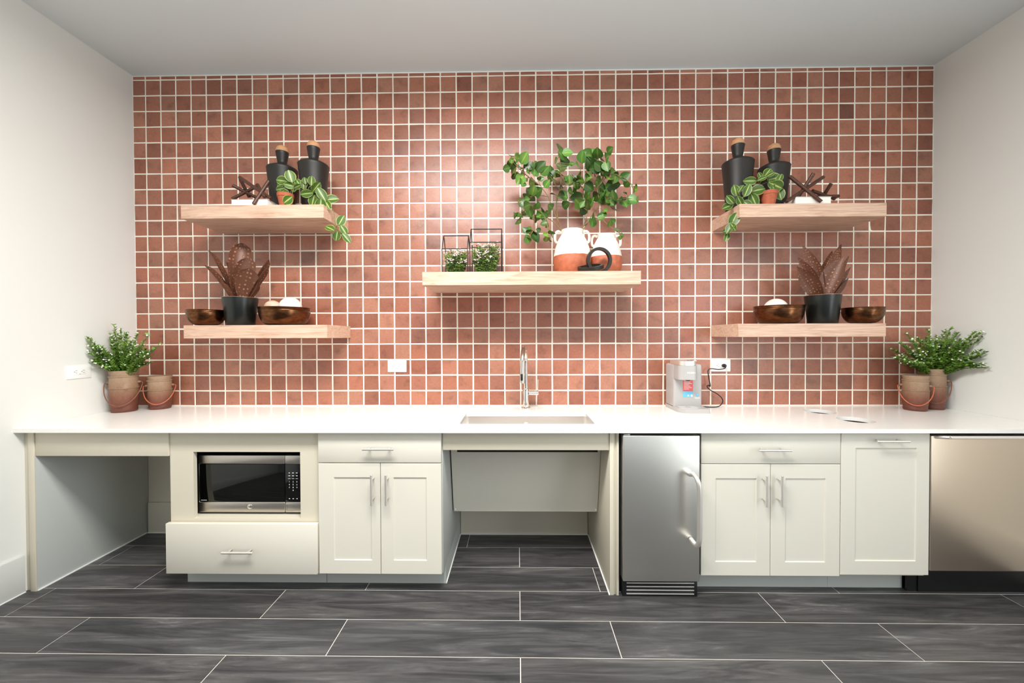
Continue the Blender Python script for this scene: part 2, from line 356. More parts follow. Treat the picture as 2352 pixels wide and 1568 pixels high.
FIG_LEAVES=[(-0.038,-0.257,2.392,0.0176),(0.003,-0.33,2.342,0.0195),(0.042,-0.294,2.362,0.026),(-0.017,-0.256,2.352,0.0158),(-0.036,-0.244,2.342,0.0241),(-0.065,-0.229,2.328,0.0191),(-0.022,-0.226,2.312,0.0268),(0.02,-0.321,2.298,0.0184),(0.051,-0.248,2.342,0.0158),(0.077,-0.24,2.324,0.0241),(0.105,-0.243,2.303,0.0241),(0.063,-0.3,2.28,0.0155),(0.14,-0.247,2.332,0.0266),(0.018,-0.299,2.234,0.026),(0.04,-0.209,2.303,0.0193),(0.104,-0.2,2.258,0.0271),(0.146,-0.238,2.261,0.0127),(0.057,-0.273,2.241,0.0075),(0.264,-0.171,2.478,0.0275),(0.277,-0.211,2.411,0.027),(0.238,-0.17,2.398,0.0164),(0.296,-0.174,2.392,0.0274),(0.266,-0.215,2.342,0.0225),(0.211,-0.101,2.366,0.0215),(0.21,-0.079,2.336,0.0238),(0.178,-0.236,2.233,0.0191),(0.25,-0.131,2.333,0.0186),(0.232,-0.235,2.246,0.0242),(0.277,-0.174,2.273,0.0209),(0.248,-0.263,2.2,0.0239),(0.272,-0.266,2.267,0.0126),(0.313,-0.24,2.252,0.0222),(0.338,-0.282,2.251,0.0218),(0.371,-0.251,2.272,0.0189),(0.396,-0.137,2.29,0.0199),(0.342,-0.274,2.229,0.0156),(0.335,-0.22,2.358,0.0115),(0.351,-0.316,2.303,0.0215),(0.374,-0.314,2.355,0.0258),(0.448,-0.156,2.438,0.0263),(0.475,-0.104,2.489,0.0235),(0.497,-0.156,2.447,0.0276),(0.454,-0.144,2.391,0.0317),(0.473,-0.097,2.372,0.0202),(0.43,-0.148,2.331,0.0211),(0.447,-0.126,2.317,0.0186),(0.505,-0.085,2.43,0.0169),(0.498,-0.182,2.361,0.0247),(0.517,-0.317,2.349,0.0233),(0.534,-0.234,2.334,0.0223),(0.542,-0.17,2.334,0.0229),(0.595,-0.166,2.329,0.0249),(0.555,-0.211,2.275,0.0244),(0.593,-0.2,2.273,0.0226),(0.614,-0.254,2.263,0.0158),(0.651,-0.22,2.28,0.0224),(0.495,-0.194,2.273,0.0194),(0.508,-0.121,2.283,0.0234),(0.542,-0.097,2.265,0.0256),(0.602,-0.125,2.267,0.03),(0.573,-0.111,2.253,0.0201),(0.664,-0.196,2.239,0.0181),(0.669,-0.309,2.176,0.0197),(0.697,-0.276,2.197,0.0112),(0.687,-0.195,2.242,0.0097),(0.455,-0.1,2.261,0.0269),(0.398,-0.144,2.248,0.0212),(0.363,-0.045,2.256,0.0275),(0.287,-0.193,2.176,0.0246),(0.22,-0.172,2.194,0.0144),(0.248,-0.233,2.152,0.0191),(0.293,-0.221,2.112,0.0205),(0.269,-0.214,2.178,0.016),(0.37,-0.132,2.184,0.0279),(0.387,-0.133,2.148,0.0279),(0.418,-0.063,2.138,0.0287),(0.409,-0.139,2.146,0.0199),(0.43,-0.199,2.156,0.0246),(0.452,-0.204,2.132,0.0226),(0.43,-0.186,2.119,0.0227),(0.499,-0.116,2.192,0.0254),(0.527,-0.166,2.161,0.0229),(0.512,-0.175,2.164,0.0196),(0.515,-0.193,2.203,0.0194),(0.581,-0.104,2.226,0.0235),(0.588,-0.171,2.178,0.0248),(0.546,-0.197,2.144,0.0207),(0.572,-0.184,2.135,0.0195),(0.594,-0.184,2.135,0.0162),(0.605,-0.152,2.107,0.0277),(0.651,-0.152,2.158,0.0211),(0.651,-0.216,2.117,0.0224),(0.617,-0.229,2.138,0.0159),(0.705,-0.187,2.149,0.026),(0.725,-0.216,2.145,0.016),(0.688,-0.114,2.211,0.012),(0.459,-0.234,2.024,0.0255),(0.507,-0.215,2.033,0.016),(0.526,-0.186,2.064,0.0182),(0.55,-0.259,1.985,0.0157),(0.586,-0.189,2.018,0.0162),(0.589,-0.28,1.941,0.0175),(0.596,-0.308,1.918,0.0154),(0.614,-0.288,1.908,0.0112),(0.122,-0.285,2.168,0.0261),(0.076,-0.257,2.182,0.0189),(0.057,-0.278,2.147,0.0187),(0.087,-0.201,2.165,0.0226),(0.015,-0.227,2.131,0.0204),(0.035,-0.267,2.101,0.0201),(0.056,-0.324,2.072,0.0232),(0.091,-0.27,2.081,0.0238),(0.119,-0.271,2.09,0.0175),(0.152,-0.249,2.072,0.0158),(0.201,-0.226,2.098,0.0204),(0.186,-0.169,2.079,0.0131),(0.001,-0.337,2.017,0.0195),(0.009,-0.348,1.975,0.0194),(0.039,-0.216,2.062,0.016),(0.077,-0.233,2.059,0.0191),(0.121,-0.175,2.048,0.0196),(0.14,-0.225,2.051,0.0243),(0.085,-0.186,2.042,0.0097),(0.177,-0.229,1.993,0.0191),(0.09,-0.193,1.95,0.0291),(0.068,-0.198,1.968,0.0194),(0.061,-0.222,1.907,0.0192),(0.125,-0.276,1.946,0.0112),(0.165,-0.316,1.907,0.0166),(0.203,-0.236,1.931,0.0242),(0.19,-0.233,1.9,0.0191)]
VINE_L=[(-1.335,-0.297,2.266,0.0611,100,0.85),(-1.397,-0.28,2.248,0.0591,170,0.8),(-1.406,-0.279,2.223,0.0468,190,0.6),(-1.345,-0.285,2.217,0.059,-10,0.6),(-1.382,-0.283,2.17,0.059,170,0.8),(-1.35,-0.299,2.126,0.0537,220,0.85),(-1.301,-0.274,2.236,0.0593,120,0.6),(-1.269,-0.273,2.229,0.0543,80,0.55),(-1.216,-0.285,2.244,0.0565,90,0.6),(-1.193,-0.276,2.208,0.0641,40,0.7),(-1.146,-0.305,2.155,0.0731,-60,0.65),(-1.104,-0.271,2.139,0.0692,10,0.7),(-1.21,-0.283,2.126,0.059,-110,0.75),(-1.151,-0.308,2.088,0.073,-100,0.8),(-1.236,-0.303,2.161,0.0634,190,0.5),(-1.403,-0.285,2.196,0.0491,190,0.4),(-1.121,-0.287,2.1,0.054,-60,0.7),(-1.261,-0.275,2.248,0.0395,100,0.5),(-1.286,-0.31,2.2,0.0437,200,0.6),(-1.327,-0.273,2.2,0.0346,240,0.5),(-1.105,-0.293,1.961,0.0563,150,0.75),(-1.054,-0.257,2.016,0.0597,60,0.75),(-1.042,-0.251,1.961,0.0549,-60,0.7),(-1.085,-0.251,1.926,0.0499,-100,0.85),(-1.017,-0.27,1.908,0.0594,-50,0.6)]
VINE_R=[(1.462,-0.276,2.271,0.0605,50,0.65),(1.408,-0.292,2.247,0.0351,120,0.6),(1.41,-0.309,2.223,0.0447,200,0.6),(1.355,-0.287,2.218,0.0652,180,0.45),(1.501,-0.277,2.236,0.0655,10,0.8),(1.512,-0.305,2.224,0.0498,70,0.6),(1.403,-0.281,2.168,0.0755,10,0.7),(1.492,-0.31,2.179,0.0745,-20,0.8),(1.532,-0.277,2.147,0.0656,-80,0.7),(1.465,-0.307,2.185,0.0448,-60,0.5),(1.269,-0.288,2.164,0.0552,110,0.75),(1.333,-0.295,2.161,0.065,70,0.6),(1.38,-0.279,2.112,0.0705,-70,0.65),(1.293,-0.301,2.169,0.0449,60,0.5),(1.238,-0.29,2.109,0.0551,140,0.6),(1.232,-0.271,2.076,0.0556,200,0.7),(1.33,-0.306,2.076,0.0597,-30,0.65),(1.286,-0.305,2.094,0.0548,-60,0.6),(1.265,-0.283,1.998,0.0704,70,0.75),(1.236,-0.291,1.947,0.0601,-120,0.65),(1.238,-0.26,1.94,0.0508,200,0.6),(1.241,-0.251,1.903,0.0459,-110,0.6),(1.249,-0.303,1.948,0.0449,-60,0.6),(1.468,-0.294,2.253,0.04,30,0.5)]
SPRIG_L=[(-2.545,-0.313,1.323),(-2.545,-0.307,1.277),(-2.545,-0.311,1.232),(-2.545,-0.294,1.185),(-2.505,-0.28,1.269),(-2.495,-0.211,1.397),(-2.418,-0.242,1.373),(-2.433,-0.202,1.346),(-2.545,-0.15,1.314),(-2.387,-0.168,1.346),(-2.184,-0.309,1.34),(-2.174,-0.248,1.275),(-2.259,-0.201,1.246),(-2.268,-0.213,1.203),(-2.313,-0.167,1.165),(-2.337,-0.213,1.144),(-2.483,-0.295,1.143),(-2.337,-0.261,1.303),(-2.502,-0.141,1.249),(-2.488,-0.239,1.221),(-2.433,-0.157,1.217),(-2.545,-0.266,1.222),(-2.545,-0.216,1.188),(-2.517,-0.175,1.194),(-2.381,-0.188,1.182),(-2.277,-0.247,1.236)]
SPRIG_R=[(2.4,-0.047,1.233),(2.335,-0.137,1.181),(2.448,-0.048,1.278),(2.379,-0.169,1.331),(2.556,-0.057,1.306),(2.607,-0.073,1.355),(2.555,-0.107,1.307),(2.439,-0.142,1.129),(2.336,-0.202,1.165),(2.675,-0.105,1.35),(2.652,-0.158,1.361),(2.675,-0.172,1.33),(2.675,-0.291,1.336),(2.675,-0.267,1.344),(2.675,-0.299,1.233),(2.675,-0.281,1.195),(2.675,-0.324,1.132),(2.675,-0.315,1.149),(2.574,-0.156,1.295),(2.595,-0.115,1.247),(2.463,-0.16,1.189),(2.675,-0.229,1.261),(2.666,-0.211,1.207),(2.621,-0.149,1.204),(2.616,-0.043,1.167),(2.629,-0.194,1.168)]
JACKS={'A':[((-1.682,-0.235,2.288),(-1.458,-0.285,2.14)),((-1.491,-0.255,2.255),(-1.546,-0.31,2.098)),((-1.58,-0.225,2.246),(-1.491,-0.295,2.137))],'B':[((-1.705,-0.2,2.295),(-1.689,-0.14,2.201)),((-1.752,-0.2,2.254),(-1.638,-0.14,2.196)),((-1.623,-0.15,2.273),(-1.763,-0.19,2.174))],'C':[((1.61,-0.245,2.26),(1.752,-0.303,2.087)),((1.725,-0.28,2.262),(1.672,-0.225,2.139)),((1.82,-0.23,2.26),(1.562,-0.29,2.096))],'D':[((1.89,-0.2,2.233),(1.884,-0.15,2.177)),((1.786,-0.19,2.194),(1.968,-0.13,2.166)),((1.977,-0.15,2.175),(1.822,-0.17,2.165))]}
SUCC_L=[((-1.758,-0.182,1.56),(-1.932,-0.16,1.866),0.0622,1),((-1.756,-0.193,1.554),(-1.927,-0.2,1.77),0.0663,1),((-1.748,-0.175,1.571),(-1.744,-0.13,1.918),0.1313,0),((-1.723,-0.188,1.57),(-1.665,-0.18,1.813),0.1131,0),((-1.689,-0.205,1.56),(-1.617,-0.25,1.731),0.1272,0),((-1.681,-0.18,1.57),(-1.557,-0.15,1.803),0.0781,1),((-1.674,-0.19,1.564),(-1.542,-0.19,1.746),0.0666,1),((-1.748,-0.203,1.558),(-1.801,-0.24,1.656),0.0551,1),((-1.671,-0.18,1.565),(-1.627,-0.15,1.652),0.0625,1),((-1.762,-0.17,1.572),(-1.857,-0.11,1.802),0.0582,1)]
SUCC_R=[((1.855,-0.18,1.546),(1.759,-0.15,1.875),0.0798,0),((1.829,-0.193,1.54),(1.697,-0.2,1.79),0.0782,0),((1.825,-0.205,1.531),(1.657,-0.25,1.723),0.102,0),((1.876,-0.172,1.546),(2.02,-0.12,1.89),0.0755,0),((1.852,-0.203,1.528),(1.933,-0.24,1.789),0.1178,0),((1.887,-0.177,1.541),(2.058,-0.14,1.809),0.0695,1),((1.893,-0.19,1.534),(2.024,-0.19,1.729),0.068,1),((1.904,-0.195,1.534),(1.995,-0.21,1.661),0.0623,1),((1.824,-0.172,1.541),(1.788,-0.12,1.634),0.0593,1),((1.879,-0.163,1.553),(1.995,-0.08,1.857),0.0822,0)]
KEY,WIN,SIDE,FILL,WORLD,EXPO,ROLL=132,20,44,60,.25,0.13,-.0031
# ================================================================== ROOM
WL,WR,CZ,FY=-2.568,2.705,3.068,-6.2
CT,CB=.857,.8365           # counter top / underside
# -- back wall: painted sheet with the tile cladding on it
back=struct('wall_back',box(WL-.1,WR+.1,.008,.12,0,CZ+.1),M['underwall'])
cx=lambda k:(lambda t:-.03376*t**3-.01463*t*t+2.62653*t+.12502)((k-25)/25)
rz=lambda m:.9595+(m-1)*.10393
cols=[WL+.002]+[cx(k) for k in range(0,50)]+[WR-.002]
rows=[CT]+[rz(m) for m in range(1,22)]+[CZ]
tg=G(); gw=.0031
palette=[(158,96,72),(165,101,77),(152,91,68),(168,107,83),(146,86,65),(160,101,79),(170,111,88),(150,93,74),(161,106,84)]
for i in range(len(cols)-1):
    for j in range(len(rows)-1):
        x0,x1=cols[i]+gw,cols[i+1]-gw; z0,z1=rows[j]+(gw if j else .006),rows[j+1]-gw
        if i==0: x0=cols[0]
        if i==len(cols)-2: x1=cols[-1]
        if j==len(rows)-2: z1=CZ-.006
        jt=lambda a=.0009: random.uniform(-a,a)
        out=[(x0+jt(),z0+jt()),(x1+jt(),z0+jt()),(x1+jt(),z1+jt()),(x0+jt(),z1+jt())]
        cxm,czm=(x0+x1)/2,(z0+z1)/2
        c=srgb(*random.choice(palette)); v=random.gauss(1,.06); 
        if random.random()<.08: v*=.8
        gr=random.uniform(.96,1.06)
        c=(c[0]*v,c[1]*v*gr,c[2]*v*gr)
        ax,az=random.gauss(0,.006),random.gauss(0,.006)
        vs=[(p[0],.004,p[1]) for p in out]
        vs2=[];N=4
        # pillowed face grid
        ou,ov=random.random()*400,random.random()*400
        us=[(ou,ov)]*4
        for a in range(N+1):
            for b in range(N+1):
                s,t=a/N,b/N
                s2=.018+.964*s; t2=.018+.964*t
                px=(1-s2)*(1-t2)*out[0][0]+s2*(1-t2)*out[1][0]+s2*t2*out[2][0]+(1-s2)*t2*out[3][0]
                pz=(1-s2)*(1-t2)*out[0][1]+s2*(1-t2)*out[1][1]+s2*t2*out[2][1]+(1-s2)*t2*out[3][1]
                edge=(abs(2*s-1)**6+abs(2*t-1)**6)
                vs2.append((px,-.0006+.0012*min(1,edge)+(px-cxm)*ax+(pz-czm)*az,pz))
                us.append((ou+s,ov+t))
        vs+=vs2
        id=lambda a,b:4+a*(N+1)+b
        fs=[(id(a,b),id(a+1,b),id(a+1,b+1),id(a,b+1)) for a in range(N) for b in range(N)]
        # skirt down to the grout
        fs+=[tuple([0,1]+[id(a,0) for a in range(N,-1,-1)]),tuple([1,2]+[id(N,b) for b in range(N,-1,-1)]),
             tuple([2,3]+[id(a,N) for a in range(0,N+1)]),tuple([3,0]+[id(0,b) for b in range(0,N+1)])]
        tg.add(vs,fs,c,us)
mesh('grout_bed',box(WL,WR,.0018,.008,CT,CZ),M['grout'],back)
mesh('tile_cladding',tg,M['tile'],back,angle=20)
struct('wall_left',box(WL-.1,WL,FY,.008,0,CZ+.1),M['wall'])
struct('wall_right',box(WR,WR+.1,FY,.008,0,CZ+.1),M['wall'])
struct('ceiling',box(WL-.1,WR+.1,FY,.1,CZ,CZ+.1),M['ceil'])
# -- floor: porcelain planks laid in grout
fl=struct('floor',box(WL-.1,WR+.1,FY,.1,-.06,-.0012),M['fgrout'])
pg=G(); gw=.0021
n=-4
while True:
    y1=-.577-.206*n; y0=y1-.206
    if y1<FY: break
    if y1>.02: y1c=.02
    else: y1c=y1
    off=.008 if n%2==0 else .008+.34*1.222
    if n==-3: off=.9
    k=-4
    for k in range(-4,4):
        x0=off+k*1.222; x1=x0+1.222
        a,b=max(x0+gw,WL),min(x1-gw,WR)
        if a<b and y1c-gw>y0+gw:
            t=random.uniform(.86,1.14); wm=random.uniform(-.02,.02); ou,ov=random.random()*300,random.random()*300
            vs=[(a,y0+gw,0),(b,y0+gw,0),(b,y1c-gw,0),(a,y1c-gw,0)]
            us=[(ou+a-x0,ov),(ou+b-x0,ov),(ou+b-x0,ov+y1c-y0),(ou+a-x0,ov+y1c-y0)]
            pg.add(vs,[(0,1,2,3)],(t*(1+wm),t,t*(1-wm)),us)
            lo=[(p[0],p[1],-.002) for p in vs]
            pg.add(vs+lo,[(0,4,5,1),(1,5,6,2),(2,6,7,3),(3,7,4,0)],(.5,.5,.5))
    n+=1
fp=mesh('floor_planks',plain(pg),M['plank'],fl,smooth=False)
# -- baseboards
def bb(x0,x1,y0,y1,h=.195): 
    return box(x0,x1,y0,y1,0,h,.0025,2)
b=struct('baseboard_left',bb(WL,WL+.014,FY,-.612),M['trimw'])
mesh('caulk_line',box(WL+.012,WL+.017,FY,-.612,0,.005,.001),M['caulk'],b)
b=struct('baseboard_right',bb(WR-.014,WR,FY,-.64),M['trimw'])
b=struct('baseboard_back',box(-2.50,-1.80,-.008,.008,0,.205,.002),M['underwall'])
mesh('caulk_line',box(-2.50,-1.80,-.013,-.006,0,.005),M['caulk'],b)
b=struct('baseboard_under_sink',box(-.383,.462,-.006,.008,0,.155,.002),M['underwall'])
mesh('caulk_line',box(-.383,.462,-.012,-.005,0,.005),M['caulk'],b)
struct('trim_1',box(WL,WR,-.004,.004,CZ-.009,CZ-.001,.002),M['caulk'])

# ================================================================== WORKTOP
def slab_with_holes(outer,holes,z0,z1):
    cu=bpy.data.curves.new('slab_curve','CURVE'); cu.dimensions='2D'; cu.fill_mode='BOTH'; cu.extrude=(z1-z0)/2
    for poly in [outer]+holes:
        sp=cu.splines.new('POLY'); sp.points.add(len(poly)-1); sp.use_cyclic_u=True
        for p,q in zip(sp.points,poly): p.co=(q[0],q[1],0,1)
    ob=bpy.data.objects.new('slab_curve',cu); COL.objects.link(ob)
    dg=bpy.context.evaluated_depsgraph_get(); me=bpy.data.meshes.new_from_object(ob.evaluated_get(dg))
    bm=bmesh.new(); bm.from_mesh(me); bmesh.ops.remove_doubles(bm,verts=bm.verts,dist=1e-5)
    for v in bm.verts: v.co.z+=(z0+z1)/2
    bpy.data.objects.remove(ob); bpy.data.curves.remove(cu); bpy.data.meshes.remove(me)
    return frombm(bm)
def rrect(x0,x1,y0,y1,r,n=6):
    P=[]
    for cxx,cyy,a0 in ((x1-r,y1-r,0),(x0+r,y1-r,90),(x0+r,y0+r,180),(x1-r,y0+r,270)):
        for k in range(n+1):
            a=math.radians(a0+90*k/n); P.append((cxx+r*math.cos(a),cyy+r*math.sin(a)))
    return P
circ=lambda x,y,r,n=40:[(x+r*math.cos(2*pi*k/n),y+r*math.sin(2*pi*k/n)) for k in range(n)]
SX0,SX1,SY0,SY1=-.310,.408,-.528,-.238
HOLES=[(1.838,-.190,.080),(1.850,-.425,.082)]
Yf=-.640
top=slab_with_holes([(WL+.001,Yf),(WR-.001,Yf),(WR-.001,.0),(WL+.001,.0)],
    [rrect(SX0,SX1,SY0,SY1,.014)]+[circ(*h) for h in HOLES],CB,CT)
wt=single('countertop',top,M['quartz'],'long white quartz countertop running the full width along the tiled wall','countertop',(0,-.3,CB),smooth=False)
# sleeves of the two waste holes, coloured black for the shade inside
for i,(hx,hy,hr) in enumerate(HOLES):
    g=lathe_open([(hr+.004,CB-.0005),(hr+.004,CB-.09),(hr+.001,CB-.09),(hr+.001,CB-.0005),(hr+.004,CB-.0005)],48,hx,hy)
    single('waste_chute_ring',g,M['black'],['round waste hole sleeve set in countertop nearer the tiled wall','round waste hole sleeve set in countertop nearer the front edge'][i],'waste chute',(hx,hy,CB-.07),group=None)

# ================================================================== SINK + FAUCET
s=Thing('sink','undermount brushed steel sink basin set into the white countertop','sink',(.05,-.38,.71))
def basin(x0,x1,y0,y1,z0,z1,th=.004):
    g=G(); 
    ri=rrect(x0,x1,y0,y1,.02); rb=rrect(x0+.012,x1-.012,y0+.012,y1-.012,.03)
    m=len(ri); ro=rrect(x0-.022,x1+.022,y0-.022,y1+.022,.03)
    vs=[(p[0],p[1],z1) for p in ro]+[(p[0],p[1],z1) for p in ri]+[(p[0],p[1],z0+.02) for p in ri]+[(p[0],p[1],z0+.004) for p in rb]+[((x0+x1)/2,(y0+y1)/2,z0)]
    fs=[]
    for r in range(3):
        for i in range(m): j=(i+1)%m; fs.append((r*m+i,r*m+j,(r+1)*m+j,(r+1)*m+i))
    c=4*m
    for i in range(m): fs.append((3*m+i,3*m+(i+1)%m,c))
    return g.add(vs,fs)
s.w('basin',basin(SX0-.004,SX1+.004,SY0-.004,SY1+.004,.722,CB-.0005),M['basin'],angle=50)
s.w('undercoat',box(SX0-.012,SX1+.012,SY0-.010,SY1+.010,.7095,.7195,.004),M['blackmatte'])
s.w('drain',lathe([(.0,.7265),(.02,.7265),(.038,.7295),(.042,.7285),(.042,.7245)],32,.05,-.36),M['silver'])
s.w('maker_plate',lathe([(.014,-.0),(.014,.0008)],24).xf(Matrix.Translation((.05,SY1+.0020,.795))@Matrix.Rotation(pi/2,4,'X')@Matrix.Scale(.5,4,(0,1,0))),M['satin'])

f=Thing('faucet','tall chrome gooseneck pull-down faucet standing behind the sink','faucet',(.052,-.075,CT))
fx,fy=.052,-.075
f.w('base_flange',lathe([(.029,CT),(.029,CT+.004),(.024,CT+.008),(.021,CT+.009)],36,fx,fy),M['silver'])
f.w('body',lathe([(.0205,CT+.008),(.0205,CT+.122),(.0185,CT+.126),(.0145,CT+.127)],36,fx,fy),M['silver'])
pts=[(fx,fy,CT+.12),(fx,fy,CT+.20),(fx,fy,CT+.29)]
R=.098
for k in range(1,13):
    a=pi*k/12*1.0
    pts.append((fx-.012*(1-math.cos(a))-.0,fy-R+R*math.cos(a),CT+.29+R*math.sin(a)))
pts.append((fx-.025,fy-2*R-.002,CT+.268))
f.w('spout',tube(pts,.0135,20,sub=3),M['silver'])
hd=f.w('spray_head',tube([(fx-.025,fy-2*R-.001,CT+.278),(fx-.0255,fy-2*R-.003,CT+.255),(fx-.026,fy-2*R-.006,CT+.20),(fx-.0265,fy-2*R-.007,CT+.185)],.0145,20,sub=3,r2=.0175),M['silver'])
f.w('spray_button',box(fx-.0345,fx-.0205,fy-2*R-.0265,fy-2*R-.014,CT+.200,CT+.243,.005),M['black'],hd)
f.w('valve_stem',cyl((fx+.018,fy,CT+.098),(fx+.082,fy,CT+.098),.0155,24,.002),M['silver'])
f.w('lever',cyl((fx+.074,fy-.002,CT+.10),(fx+.078,fy-.006,CT+.185),.0048,12,.001),M['silver'])

# ================================================================== CABINETS
def bar_handle(T,parent,p0,p1,off,r=.006,mt='satin'):
    p0=Vector(p0);p1=Vector(p1); d=(p1-p0).normalized(); L=(p1-p0).length
    h=T.w('handle',cyl(p0,p1,r,16,.001),M[mt],parent)
    for t in (.18,.82):
        q=p0+d*L*t
        T.w('handle_post',cyl(q,(q.x,q.y+off,q.z),.0042,10),M[mt],h)
    return h
YD=-.611; YB=-.590      # door face, carcass front
def shaker(x0,x1,z0,z1,px0,px1,pz0,pz1,yf=YD,th=.02,rec=.005):
    """door slab with a recessed centre panel"""
    g=G(); o=[(x0,z0),(x1,z0),(x1,z1),(x0,z1)]; e=.0015
    o1=[(x0+e,z0+e),(x1-e,z0+e),(x1-e,z1-e),(x0+e,z1-e)]
    p=[(px0,pz0),(px1,pz0),(px1,pz1),(px0,pz1)]; q=[(px0+.003,pz0+.003),(px1-.003,pz0+.003),(px1-.003,pz1-.003),(px0+.003,pz1-.003)]
    vs=[(a,yf+th,b) for a,b in o]+[(a,yf+e,b) for a,b in o]+[(a,yf,b) for a,b in o1]+[(a,yf,b) for a,b in p]+[(a,yf+rec,b) for a,b in q]
    fs=[(0,1,2,3)]
    for r in range(4):
        for i in range(4): j=(i+1)%4; fs.append((r*4+i,r*4+j,(r+1)*4+j,(r+1)*4+i))
    fs.append((16,17,18,19)); return g.add(vs,fs)
# -- knee-space panel and apron at the far left
t=Thing('end_panel','tall painted end panel against the left wall under the countertop','panel',(-2.52,-.3,0))
t.w('side_panel',box(-2.536,-2.507,-.600,.004,0,CB-.001,.0015),M['panelgrey'])
t.w('front_edge',box(-2.537,-2.5065,-.606,-.600,0,CB-.001,.001),M['cabframe'])
t.w('filler_strip',box(WL+.0005,-2.5375,-.596,-.578,0,CB-.001,.001),M['cabframe'])
t.w('caulk_line',box(-2.507,-2.502,-.600,-.012,0,.005),M['caulk'])
single('apron_rail',box(-2.5055,-1.806,-.600,-.580,.706,CB-.001,.0015),M['cabframe'],'wide beige apron rail over the open knee space at far left','apron',(-2.15,-.59,.706))
# -- microwave cabinet
t=Thing('microwave_cabinet','painted base cabinet with open niche holding the microwave above one wide drawer','cabinet',(-1.41,-.3,0))
x0,x1=-1.804,-1.0285; ox0,ox1,oz0,oz1=-1.682,-1.124,.381,.726
def frame(x0,x1,z0,z1,a,b,c,d,y0,y1):
    g=G(); O=[(x0,z0),(x1,z0),(x1,z1),(x0,z1)]; I=[(a,c),(b,c),(b,d),(a,d)]
    vs=[(p,y0,q) for p,q in O]+[(p,y0,q) for p,q in I]+[(p,y1,q) for p,q in O]+[(p,y1,q) for p,q in I]
    fs=[]
    for i in range(4):
        j=(i+1)%4; fs+=[(i,j,4+j,4+i),(8+i,12+i,12+j,8+j),(i,8+i,8+j,j),(4+i,4+j,12+j,12+i)]
    return g.add(vs,fs)
t.w('face_frame',frame(x0,x1,.355,CB-.001,ox0,ox1,oz0,oz1,-.592,-.570),M['cabframe'],smooth=False)
t.w('side_panel',box(x0,x0+.016,-.570,.002,.10,CB-.001),M['cabframe'])
t.w('side_panel',box(x1-.016,x1,-.570,.002,.10,CB-.001),M['cabframe'])
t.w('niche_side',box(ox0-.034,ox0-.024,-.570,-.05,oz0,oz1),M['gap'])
t.w('niche_side',box(ox1+.004,ox1+.014,-.570,-.05,oz0,oz1),M['cabframe'])
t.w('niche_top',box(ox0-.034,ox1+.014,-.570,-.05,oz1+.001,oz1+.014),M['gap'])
t.w('niche_floor',box(ox0-.034,ox1+.014,-.5705,-.05,oz0-.018,oz0),M['cabframe'])
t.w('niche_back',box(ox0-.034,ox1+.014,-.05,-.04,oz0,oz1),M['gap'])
t.w('bottom_panel',box(x0+.016,x1-.016,-.570,.0,.10,.118),M['cabframe'])
dr=t.w('drawer',box(-1.806,-1.0245,-.622,-.600,.108,.366,.002),M['cab'])
t.w('drawer_back',box(-1.78,-1.04,-.5995,-.30,.125,.35),M['cabframe'],dr)
bar_handle(t,dr,(-1.492,-.655,.2355),(-1.334,-.655,.2355),.034)
t.w('toe_kick',box(-1.785,-1.03,-.518,-.500,0,.10),M['panelgrey'])
# -- sink-side door cabinet
t=Thing('base_cabinet','painted base cabinet with drawer and two shaker doors left of the sink opening','cabinet',(-.7,-.3,0),group='shaker base cabinets')
t.w('carcass',box(-1.0265,-.402,-.588,.002,.10,CB-.001),M['cabframe'])
t.w('side_panel',box(-.401,-.386,-.590,.002,.10,CB-.001,.001),M['panelgrey'])
t.w('side_panel',box(-.401,-.386,-.518,.002,0,.10),M['panelgrey'])
t.w('caulk_line',box(-.386,-.381,-.518,-.012,0,.005),M['caulk'])
t.w('toe_kick',box(-1.027,-.402,-.518,-.500,0,.10),M['panelgrey'])
dr=t.w('drawer',box(-1.0205,-.3905,YD,YD+.02,.678,.829,.0015),M['cab'])
bar_handle(t,dr,(-.780,-.645,.755),(-.622,-.645,.755),.034)
d=t.w('door',shaker(-1.0205,-.7035,.106,.6735,-.942,-.748,.176,.6025),M['cab'],smooth=False)
bar_handle(t,d,(-.7355,-.645,.472),(-.7355,-.645,.628),.034)
d=t.w('door',shaker(-.7005,-.3905,.106,.6735,-.636,-.466,.176,.6025),M['cab'],smooth=False)
bar_handle(t,d,(-.6625,-.645,.472),(-.6625,-.645,.628),.034)
# -- open sink bay
single('apron_rail',box(-.3845,.4655,-.596,-.576,.738,CB-.001,.0015),M['cabframe'],'beige apron rail directly below the sink at the open sink bay','apron',(.04,-.586,.738))
t=Thing('pipe_cover_panel','sloping painted cover panel hiding the pipes below the sink','panel',(.04,-.36,.28))
g=prism([(-.404,.700),(-.390,.703),(-.296,.296),(-.310,.293)],'x',-.3775,.4640); t.w('panel',g,M['cab'],smooth=False)
for x in (-.368,.4545):
    t.w('screw_cap',cyl((x,-.3185,.305),(x,-.3125,.3065),.0045,12),M['white'])
t=Thing('divider_panel','full height painted divider panel between sink bay and small refrigerator','panel',(.485,-.3,0))
t.w('side_panel',box(.4665,.4865,-.604,.002,0,CB-.001,.001),M['cabframe'])
t.w('filler_strip',box(.4875,.4985,-.598,-.30,0,CB-.001,.001),M['cabframe'])
t.w('edge_strip',box(.4995,.5115,-.606,-.30,0,CB-.001,.001),M['cabframe'])
t.w('caulk_line',box(.461,.4665,-.604,-.012,0,.005),M['caulk'])
